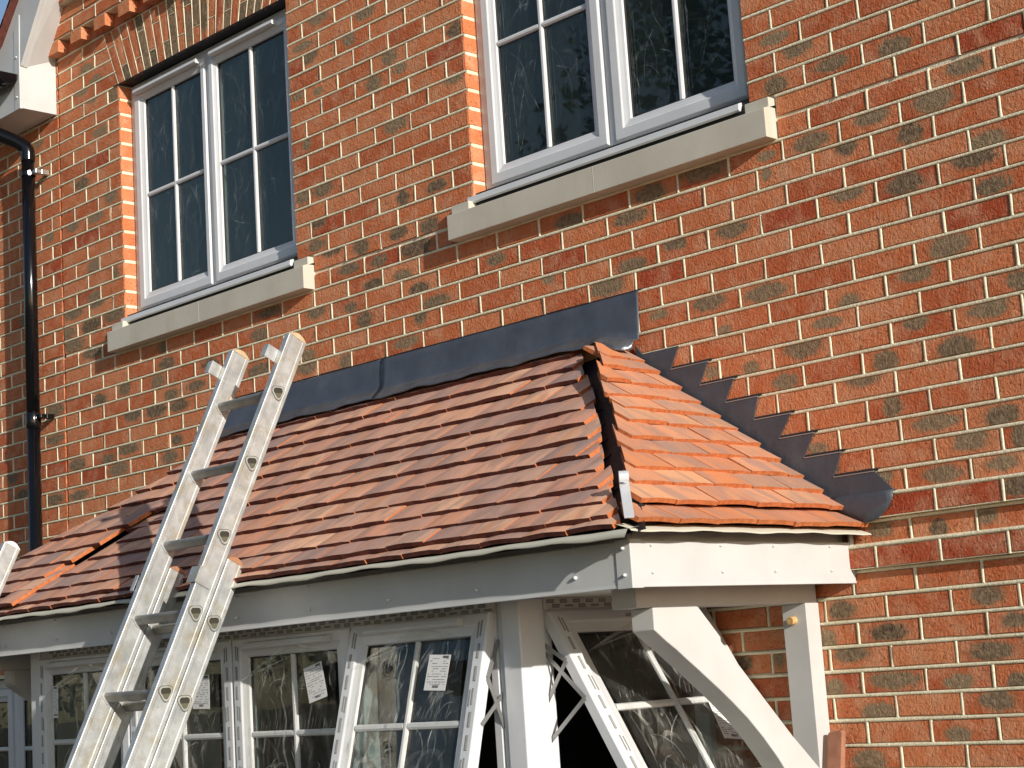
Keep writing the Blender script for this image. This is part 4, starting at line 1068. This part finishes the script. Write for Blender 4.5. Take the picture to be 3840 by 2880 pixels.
# right-hand end: upstand, curled edge and the dressed saddle over the hip top
EP = [(0, (-1.2, -.0695, .6205)), (.14, (-1.174, -.070, .614)), (.36, (-1.112, -.093, .586)), (.58, (-1.047, -.103, .560)), (.80, (-1.021, -.083, .553)), (1.0, (-1.0065, -.050, .5565))]
def ep(u):
    for (a, p), (b, q) in zip(EP, EP[1:]):
        if u <= b: return Vector(p).lerp(Vector(q), (u - a) / (b - a))
    return Vector(EP[-1][1])
m_ = MB(); va = []
prof0 = [(.7885, -.001), (.7865, -.005), (.76, -.0075), (.72, -.011), (.685, -.016), (.664, -.024), (.652, -.036), (.640, -.052), (.6255, -.066), (.6205, -.0665)]
k_ = len(prof0); cols = [(-2.392 + (2.392 - 1.2) * i / 34, 0) for i in range(35)] + [(-1.2 + .2 * i / 20, i / 20) for i in range(1, 21)]
for cx_, u in cols:
    E_ = ep(u) + Vector((.014, -.016, .016)) * min(1, u * 6)
    E0 = Vector((cx_, prof0[9][1] - .003, prof0[9][0])); F0 = Vector((cx_, prof0[5][1] - .003, prof0[5][0]))
    for j, (z, y) in enumerate(prof0):
        s_ = j / 9; wob = (.0022 * math.sin(cx_ * 11 + j) + .0012 * math.sin(cx_ * 29 + 2 * j)) * s_
        base = Vector((cx_, y - .003 + (wob if 0 < j < 9 else 0), z + (.0035 * math.sin(cx_ * 17.0) + .002 * math.sin(cx_ * 41)) * (s_ > .6)))
        if u == 0: va.append(tuple(base)); continue
        if j <= 5:
            va.append((cx_ + .010 * u * (j / 5) ** 2, y - .003 - .004 * u * j / 5 + wob, .7885 + (z - .7885) * (1 + .42 * u)))
        else:
            t = (j - 5) / 4; fold = Vector((cx_ + .010 * u, prof0[5][1] - .003 - .004 * u, .7885 + (prof0[5][0] - .7885) * (1 + .42 * u)))
            dev = base - F0.lerp(E0, t)
            p = fold.lerp(E_, t) + dev * max(0, 1 - u * 3)
            p.z += .010 * math.sin(t * math.pi) * min(1, u * 3) * (.4 + u); p.y -= .006 * math.sin(t * math.pi) * min(1, u * 3)
            p.z += .0025 * math.sin(u * 23 + t * 5) * t * (1 - t) * 3
            va.append(tuple(p))
m_.add(va, [(i * k_ + j, i * k_ + j + 1, (i + 1) * k_ + j + 1, (i + 1) * k_ + j) for i in range(len(cols) - 1) for j in range(k_ - 1)])
m_.mi = [1 if (q % (k_ - 1)) >= 5 else 0 for q in range(len(m_.f))]
o = m_.build('lead_sheet', [M_LEAD, M_LEADB], lf, smooth=True, mw=OL, recalc=False); sd_ = o.modifiers.new('thick', 'SOLIDIFY'); sd_.thickness = .0025; sd_.offset = -1

st_ = empty('stepped_flashing', (-.5, 0, .2), 'dark stepped lead flashing running down the wall beside the orange side slope', 'flashing')
OS = Matrix.Translation((.5, 0, -.2))
top = [(-1.0, .60), (-.985, .5625), (-.840, .5625)]
tips = [(-.712, .4875), (-.611, .4125), (-.519, .3375), (-.394, .2625), (-.312, .1875), (-.217, .1125), (-.103, .0375)]
inner = [(-.757, .4125), (-.655, .3375), (-.544, .2625), (-.449, .1875), (-.360, .1125), (-.255, .0375)]
outl = [(-1.03, .60), (-1.00, .5625), (-.835, .5625), (-.878, .4875)]
for i, t_ in enumerate(tips):
    outl.append(t_)
    if i < len(inner): outl.append(inner[i])
outl += [(-.045, -.022), (-.029, -.035), (-.040, -.058), (-.066, -.082), (-.100, -.103), (-.130, -.114), (-.160, -.116), (-.175, -.108)]
low = [(-.22, -.085), (-.30, -.025), (-.45, .09), (-.60, .205), (-.75, .32), (-.90, .43), (-1.03, .53)]
outl += low
m_ = MB(); m_.prism(outl[::-1], lambda a, b, d: (a, d, b), -.0085, -.0045)
fl = m_.build('lead_sheet', [M_LEAD_W], st_, mw=OS, bevel=.0012)
for i in range(len(tips)):       # turned-in top edges, caught light put into a paler lead, dark chase above
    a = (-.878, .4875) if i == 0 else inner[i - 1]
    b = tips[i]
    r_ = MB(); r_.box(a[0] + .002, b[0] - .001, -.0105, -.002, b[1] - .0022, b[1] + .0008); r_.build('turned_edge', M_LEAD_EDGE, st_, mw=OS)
    r_ = MB(); r_.box(a[0] + .002, b[0] + .012, -.0040, .004, b[1] + .0009, b[1] + .0085); r_.build('chase', M_GASKET_SHADE, st_, mw=OS)
m_ = MB(); m_.prism([(-.0085, -.036), (-.0085, -.108), (-.030, -.104), (-.030, -.050), (-.018, -.038)], lambda a, b, d: (d, a, b), -.20, -.085)
m_ = MB(); va = []
AP = [(-.262, -.046), (-.232, -.072), (-.200, -.096), (-.166, -.113), (-.130, -.121), (-.096, -.116), (-.066, -.100), (-.042, -.078), (-.024, -.050)]
for i, (x, zb) in enumerate(AP):
    xt = -.255 + .229 * i / 8
    va += [(xt, -.0088, -.026), (xt, -.036, -.0295), (xt, -.040, -.041), ((xt + x) / 2, -.0405, (-.041 + zb) / 2), (x, -.041, zb)]
m_.add(va, [(5 * i + k, 5 * i + k + 1, 5 * i + 6 + k, 5 * i + 5 + k) for i in range(8) for k in range(4)])
o = m_.build('lead_apron', [M_LEAD_W], st_, smooth=True, mw=OS, recalc=False); sd_ = o.modifiers.new('thick', 'SOLIDIFY'); sd_.thickness = .0025; sd_.offset = -1
r_ = MB(); r_.box(-3.50, -.985, -.0016, .004, .7892, .7945); r_.build('chase', M_GASKET_SHADE, lf, mw=OL)
# ================================================================ gable verge and boxed eaves foot at top left
bx_ = empty('boxed_eaves', (-4.9, -.1, 2.52), 'white boxed eaves foot with bargeboard and brown verge tiles at the top left corner', 'eaves')
OE = Matrix.Translation((4.9, .1, -2.52))
m_ = MB(); m_.box(-6.6, -4.877, -.205, -.003, 2.523, 2.527); m_.build('soffit', M_SOFFIT, bx_, mw=OE)
m_ = MB(); m_.box(-4.8765, -4.873, -.2085, -.002, 2.522, 2.852); m_.build('end_panel', M_FASCIA, bx_, mw=OE, bevel=.001)
m_ = MB(); m_.box(-6.6, -4.926, -.210, -.198, 2.520, 2.905); m_.build('fascia', M_FASCIA, bx_, mw=OE, bevel=.001)
m_ = MB(); m_.prism([(-4.925, 2.519), (-4.8725, 2.519), (-4.8725, 2.775), (-4.866, 3.02), (-4.870, 3.022), (-4.925, 2.95)], lambda a, b, d: (a, d, b), -.2125, -.1985); m_.build('corner_trim', M_FASCIA, bx_, mw=OE, bevel=.001)
# bargeboard rising to the right
sl_ = (3.031 - 2.772) / (4.844 - 4.654)
def bl(x): return 2.772 + (x + 4.844) * sl_
x2 = -4.30
m_ = MB(); m_.prism([(-4.866, bl(-4.866) + .004), (x2, bl(x2)), (x2, 3.72), (-5.10, 2.855), (-4.93, 2.86)], lambda a, b, d: (a, d, b), -.209, -.190); m_.build('bargeboard', M_FASCIA, bx_, mw=OE, bevel=.001)
m_ = MB()
m_.add([(-4.872, -.190, bl(-4.872) + .006), (x2, -.190, bl(x2) + .006), (x2, -.002, bl(x2) + .04), (-4.872, -.002, bl(-4.872) + .085),
        (-4.872, -.190, bl(-4.872) + .014), (x2, -.190, bl(x2) + .014), (x2, -.002, bl(x2) + .048), (-4.872, -.002, bl(-4.872) + .093)],
       [(0, 1, 2, 3), (7, 6, 5, 4), (0, 4, 5, 1), (1, 5, 6, 2), (2, 6, 7, 3), (3, 7, 4, 0)])
m_.build('verge_soffit', M_FASCIA, bx_, mw=OE)
m_ = MB()
m_.prism([(-4.868, bl(-4.868) + .004), (x2, bl(x2)), (x2 + .0, bl(x2) + .02), (-4.868, bl(-4.868) + .03)], lambda a, b, d: (a, d, b), -.189, -.168); m_.build('verge_bead', M_FASCIA, bx_, mw=OE)
for (x, z) in ((-4.899, 2.585), (-4.899, 2.80), (-4.93, 2.70)):
    s_ = MB(); s_.tube([(x, -.2125, z), (x, -.2165, z), (x, -.219, z)], [.005, .0045, .0015], 10); s_.build('screw_cap', M_GREYW, bx_, mw=OE, smooth=True)
ux = Vector((1, 0, 1.06)).normalized(); uy = Vector((0, 1, 0)); un = ux.cross(uy)
if un.z < 0: un = -un
for k in range(7):
    P_ = Vector((-5.17 + .085 * k, -.16, 2.786 + .092 * k)); b = MB()
    vs = [P_ + ux * a + uy * c + un * d for d in (0, .014) for (a, c) in ((0, -.09), (.19, -.09), (.19, .10), (0, .10))]
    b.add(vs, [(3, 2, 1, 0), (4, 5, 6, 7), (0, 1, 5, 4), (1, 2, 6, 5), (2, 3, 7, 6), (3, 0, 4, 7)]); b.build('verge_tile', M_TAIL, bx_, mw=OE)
# gutter
gt = empty('gutter', (-5.6, -.27, 2.62), 'black half-round gutter end on the white fascia at the left edge', 'gutter')
OG = Matrix.Translation((5.6, .27, -2.62))
m_ = MB(); n = 12; R = .056; yc, zc = -.268, 2.705
vs = []
for x in (-6.6, -4.892):
    for rr in (R, R - .004):
        for k in range(n + 1):
            a = math.pi * k / n; vs.append((x, yc - rr * math.cos(a), zc - rr * 1.0 * math.sin(a)))
q = n + 1
fs_ = []
for k in range(n):
    fs_ += [(k, k + 1, 2 * q + k + 1, 2 * q + k), (q + k + 1, q + k, 3 * q + k, 3 * q + k + 1), (2 * q + k, 2 * q + k + 1, 3 * q + k + 1, 3 * q + k)]
fs_ += [(0, 2 * q, 3 * q, q), (n, q + n, 3 * q + n, 2 * q + n)]
m_.add(vs, fs_); m_.build('gutter_channel', M_BLACK, gt, mw=OG)
for rr, w_, nm in ((R + .004, .012, 'stop_end'),):
    m_ = MB(); pr = [(yc - rr * math.cos(math.pi * k / n), zc - rr * math.sin(math.pi * k / n)) for k in range(n + 1)]
    m_.prism(pr, lambda a, b, d: (d, a, b), -4.898, -4.888); m_.build(nm, M_BLACK, gt, mw=OG, bevel=.0015)
m_ = MB(); pr = [(yc - (R + .005) * math.cos(math.pi * k / n), zc - (R + .005) * math.sin(math.pi * k / n)) for k in range(n + 1)] + [(yc + .066, zc + .01), (yc - .066, zc + .012)]
m_.prism(pr, lambda a, b, d: (d, a, b), -4.985, -4.945); m_.build('gutter_bracket', M_BLACK, gt, mw=OG, bevel=.0015)
# ================================================================ downpipe
dp = empty('downpipe', (-5.045, -.075, -2.1), 'glossy black round downpipe with an offset bend below the white eaves box', 'downpipe')
OD = Matrix.Translation((5.045, .075, 2.1)); r_ = .034; cx, cy = -5.045, -.076
m_ = MB(); m_.tube([(cx, cy, -2.09), (cx, cy, .94)], r_, 24); m_.build('pipe', M_BLACK, dp, mw=OD, smooth=False).data.polygons.foreach_set('use_smooth', [True] * 26)
m_ = MB(); m_.tube([(cx, cy, .9405), (cx, cy, 2.315)], r_, 24); m_.build('pipe', M_BLACK, dp, mw=OD).data.polygons.foreach_set('use_smooth', [True] * 26)
m_ = MB(); m_.tube([(cx, cy, .895), (cx, cy, .905), (cx, cy, .965), (cx, cy, .972)], [r_ + .001, r_ + .005, r_ + .005, r_ + .001], 24); m_.build('pipe_socket', M_BLACK, dp, mw=OD, smooth=True)
pth = []
p0 = Vector((cx, cy, 2.30)); p1 = Vector((cx, cy, 2.385)); p2 = Vector((-5.26, -.268, 2.53)); p3 = Vector((-5.26, -.268, 2.66))
for t in range(6): pth.append(p0.lerp(p1, t / 5 * .55))
for t in range(1, 8):
    a = t / 8; q0 = p0.lerp(p1, .55 + .45 * a); q1 = p1.lerp(p2, a * .28); pth.append(q0.lerp(q1, a))
pth.append(p1.lerp(p2, .30)); pth.append(p1.lerp(p2, .72))
for t in range(1, 7):
    a = t / 6; q0 = p1.lerp(p2, .72 + .28 * a); q1 = p2.lerp(p3, a * .5); pth.append(q0.lerp(q1, a))
pth.append(p3)
m_ = MB(); m_.tube(pth, .0365, 24); m_.build('offset_bend', M_BLACK, dp, mw=OD, smooth=True)
for z, mt in ((2.232, M_METAL), (.945, M_BLACK)):
    m_ = MB(); m_.tube([(cx, cy, z - .011), (cx, cy, z + .011)], r_ + .0042, 24, 0)
    m_.build('pipe_clip', [M_BLACK], dp, mw=OD)
    m_ = MB(); m_.box(cx + r_ + .001, cx + r_ + .052, -.030 if False else cy - .004, cy + .030, z - .010, z + .010); m_.box(cx + r_ + .02, cx + r_ + .05, cy + .03, -.003, z - .012, z + .012)
    m_.build('clip_lug', [mt], dp, mw=OD, bevel=.002)

# ================================================================ ladders
TH = rad(63.7); LD = Vector((0, math.cos(TH), math.sin(TH))); LN = Vector((0, -math.sin(TH), math.cos(TH)))
H1 = Vector((0, -.905, .513))       # first rung hole of the upper section
def L3(x, s, n): return tuple(Vector((x, 0, 0)) + H1 + LD * s + LN * n)
def stile(xa, xb, s0, s1, n0, n1, name, capm, parent, OM, face):
    """box-section rail from s0 up to s1, rounded and capped at the top. face=+1: detailed face is xb"""
    m_ = MB(); d_ = n1 - n0
    # shallow ribs along the rail: cross-section in (x,n)
    g_ = .0007; w = xb - xa
    cs = [(xa, n0), (xb - .001, n0), (xb, n0 + .003), (xb, n0 + .014), (xb - g_, n0 + .017), (xb - g_, n1 - .017), (xb, n1 - .014), (xb, n1 - .003), (xb - .001, n1), (xa, n1)]
    m_.prism(cs, lambda a, b, d: L3(a, d, b), s0, s1)
    m_.build(name, M_ALU, parent, mw=OM, bevel=.0008, seg=1)
    c = MB(); K = 9; ar = []
    for k in range(K + 1):
        t = k / K; ar.append((n0 + d_ * t + .0, s1 + .0005 + .026 * math.sin(math.pi * (.10 + .80 * t)) - .008))
    ar = [(n0 - .0006, s1 - .0)] + ar + [(n1 + .0006, s1 - .0)]
    c.prism(ar, lambda a, b, d: L3(d, b, a), xa - .0008, xb + .0008)
    c.build('end_cap', capm, parent, mw=OM, bevel=.003)
def rung_shape(r):
    pts = []
    for k in range(18):       # rounded triangle, flat side up
        a = 2 * math.pi * k / 18 + math.pi / 2
        rr = r * (1 + .16 * math.cos(3 * (a + math.pi / 2)))
        pts.append((rr * math.cos(a), rr * math.sin(a)))
    return pts
def rung(xl, xr, s, n, parent, OM, hole_x=None):
    m_ = MB(); base = H1 + LD * s + LN * n; ps = rung_shape(.0165)
    m_.prism(ps, lambda a, b, d: (d, base.y + a, base.z + b), xl - .001, xr + .001); m_.build('rung', M_ALU2, parent, mw=OM, smooth=False, bevel=.001, seg=1)
    x = hole_x
    if x is not None:
        m_ = MB(); po = rung_shape(.0245); pi_ = rung_shape(.0185); k = len(po)
        vs = [(x - .0012, base.y + a, base.z + b) for a, b in po] + [(x + .0022, base.y + a * .97, base.z + b * .97) for a, b in po] + [(x + .0022, base.y + a, base.z + b) for a, b in pi_] + [(x - .0008, base.y + a, base.z + b) for a, b in pi_]
        m_.add(vs, [(r0_ * k + i, r0_ * k + (i + 1) % k, (r0_ + 1) * k + (i + 1) % k, (r0_ + 1) * k + i) for r0_ in range(3) for i in range(k)])
        pd = rung_shape(.0270); m_.add([(x + .0003, base.y + a, base.z + b) for a, b in pd], [tuple(range(k))], 1)
        m_.build('rung_collar', [M_ALU, M_OLIVE], parent, mw=OM, recalc=False)
        m_ = MB(); vs = [(x + .0006, base.y + a * 1.0, base.z + b * 1.0) for a, b in pi_]
        m_.add(vs, [tuple(range(k))], 0)
        lo = [(x + .0011, base.y + a, base.z + b) for a, b in pi_ if b < .002]; lo.sort(key=lambda q: q[1])
        m_.add(lo, [tuple(range(len(lo)))], 1)
        m_.build('rung_bore', [M_HOLE, M_OLIVE], parent, mw=OM, recalc=False)
    for xx in (xl,):
        m_ = MB(); po = rung_shape(.0235)
        m_.prism(po, lambda a, b, d: (d, base.y + a, base.z + b), xx - .001, xx + .0025); m_.build('rung_collar', M_ALU, parent, mw=OM, bevel=.0008, seg=1)
def ladder_section(parent, OM, xl, xr, s_bot, s_top, n0, n1, rs, capm, w=.027):
    stile(xr - w, xr, s_bot, s_top, n0, n1, 'stile', capm, parent, OM, 1)
    stile(xl - w, xl, s_bot, s_top, n0, n1, 'stile', capm, parent, OM, 1)
    s = rs; nc = (n0 + n1) / 2
    while s > s_bot + .1:
        rung(xl, xr - w, s, nc, parent, OM, xr); s -= .2800
def plate(parent, OM, pts8, name='guide_bracket', mat=None):
    m_ = MB(); m_.add(pts8, [(3, 2, 1, 0), (4, 5, 6, 7), (0, 1, 5, 4), (1, 2, 6, 5), (2, 3, 7, 6), (3, 0, 4, 7)]); m_.build(name, mat or M_ALU, parent, mw=OM, bevel=.0008, seg=1)
def lbox(xa, xb, s0, s1, n0, n1):
    return [L3(xa, s0, n0), L3(xb, s0, n0), L3(xb, s0, n1), L3(xa, s0, n1), L3(xa, s1, n0), L3(xb, s1, n0), L3(xb, s1, n1), L3(xa, s1, n1)]
XR, XL = -1.900, -2.240
lad = empty('extension_ladder', (-2.08, -2.2, -2.1), 'worn two-section aluminium ladder leaning on the canopy eaves, standing in front of the roof', 'ladder')
OLd = Matrix.Translation((2.08, 2.2, 2.1))
ladder_section(lad, OLd, XL, XR, -2.70, .222, -.039, .041, 0.0, M_CAP)
ladder_section(lad, OLd, XL - .001, XR + .001, -2.905, -.622, -.110, -.0415, -.84, M_CAPR)
# top hooks of the upper section, and guide brackets of the lower one
for xs_ in (XR, XL):
    plate(lad, OLd, lbox(xs_ - .030, xs_ - .0275, .105, .155, .041, .085))
    plate(lad, OLd, lbox(xs_ - .056, xs_ - .0275, .105, .155, .0852, .0875))
    if xs_ == XR: plate(lad, OLd, lbox(xs_ + .0012, xs_ + .0032, -.750, -.690, -.014, .044))
    plate(lad, OLd, lbox(xs_ - .050, xs_ + (.0032 if xs_ == XR else -.029), -.750, -.690, .0442, .0466))
la2 = empty('aluminium_ladder', (-3.75, -2.2, -2.1), 'aluminium ladder cut by the left photo edge, only its capped right rail end showing', 'ladder')
OL2 = Matrix.Translation((3.75, 2.2, 2.1))
ladder_section(la2, OL2, -3.865, -3.525, -2.905, -.395, -.085, -.010, -.60, M_GREYW)

# ================================================================ board leaning on the wall, bottom right
bd = MB(); bd.prism([(-.338, 0), (-.284, 0), (-.284, 1.352), (-.290, 1.362), (-.332, 1.357), (-.338, 1.352)], lambda a, b, d: (a + .31, d - .30 * (1 - b / 1.36) , b), -.018, .004)
o = bd.build('clay_coloured_board', M_BOARD, bevel=.003); o.location = (-.31, -.029, -2.1)
tag(o, 'narrow terracotta-coloured board end standing against the wall beside the white post', 'board')

# ================================================================ trees across the road: what the glass mirrors
def tree(x, y, h, r, label, seed):
    NL = 420 if h > 9.5 else 130
    random.seed(seed)
    t = empty('tree', (x, y, -2.1), label, 'tree', 'trees across the road')
    tk = MB(); tk.tube([(0, 0, 0), (.1, 0, h * .3), (.0, .15, h * .6), (.1, .1, h * .85)], [.28, .22, .13, .05], 8)
    for k in range(7):
        a = U(0, 6.28); z = h * U(.3, .65); tk.tube([(0, .05, z), (math.cos(a) * r * .4, math.sin(a) * r * .4, z + h * .12), (math.cos(a) * r * .75, math.sin(a) * r * .75, z + h * .2)], [.1, .06, .02], 6)
    tk.build('trunk', M_BARK, t)
    c = MB(); cl = [(U(-1, 1) * r * .75, U(-1, 1) * r * .75, h * U(.30, .95)) for _ in range(46)]
    for (a, b, z) in cl:
        cr = r * U(.22, .42)
        for _ in range(NL):
            d = Vector((random.gauss(0, 1), random.gauss(0, 1), random.gauss(0, 1))).normalized() * cr * U(.6, 1)
            p = Vector((a, b, z)) + d; s_ = U(.05, .12); u_ = Vector((U(-1, 1), U(-1, 1), U(-1, 1))).normalized(); v_ = u_.orthogonal().normalized()
            c.add([p - u_ * s_, p + v_ * s_ * .6, p + u_ * s_, p - v_ * s_ * .6], [(0, 1, 2, 3)])
    c.build('crown', M_LEAF, t, recalc=False)
M_BARK = Mat('tree_bark', rough=.9, color=(.10, .07, .05)).m
M_LEAF_ = Mat('tree_leaves', rough=.7, color=(.06, .08, .025)); M_LEAF_.color(M_LEAF_.ramp(M_LEAF_.noise(1.2), [(.35, (.035, .045, .016)), (.7, (.085, .095, .035))])); M_LEAF = M_LEAF_.m
for i, (x, y, h, r) in enumerate(((-11.6, -15.5, 11.6, 3.3), (-20, -12, 6.2, 3.2), (-6, -18, 7.5, 3.4), (-27, -9, 6.0, 3.4), (-15.5, -22, 7.5, 3.8), (-3, -20, 7.0, 3.2))):
    tree(x, y, h, r, ['tall bushy tree across the road, mirrored in the upper right window', 'spreading tree across the road, left of the tallest one', 'rounded tree across the road, right of the tallest one', 'low tree far left across the road', 'tree standing behind the tallest one across the road', 'smallest tree across the road, opposite the bay'][i], 50 + i)
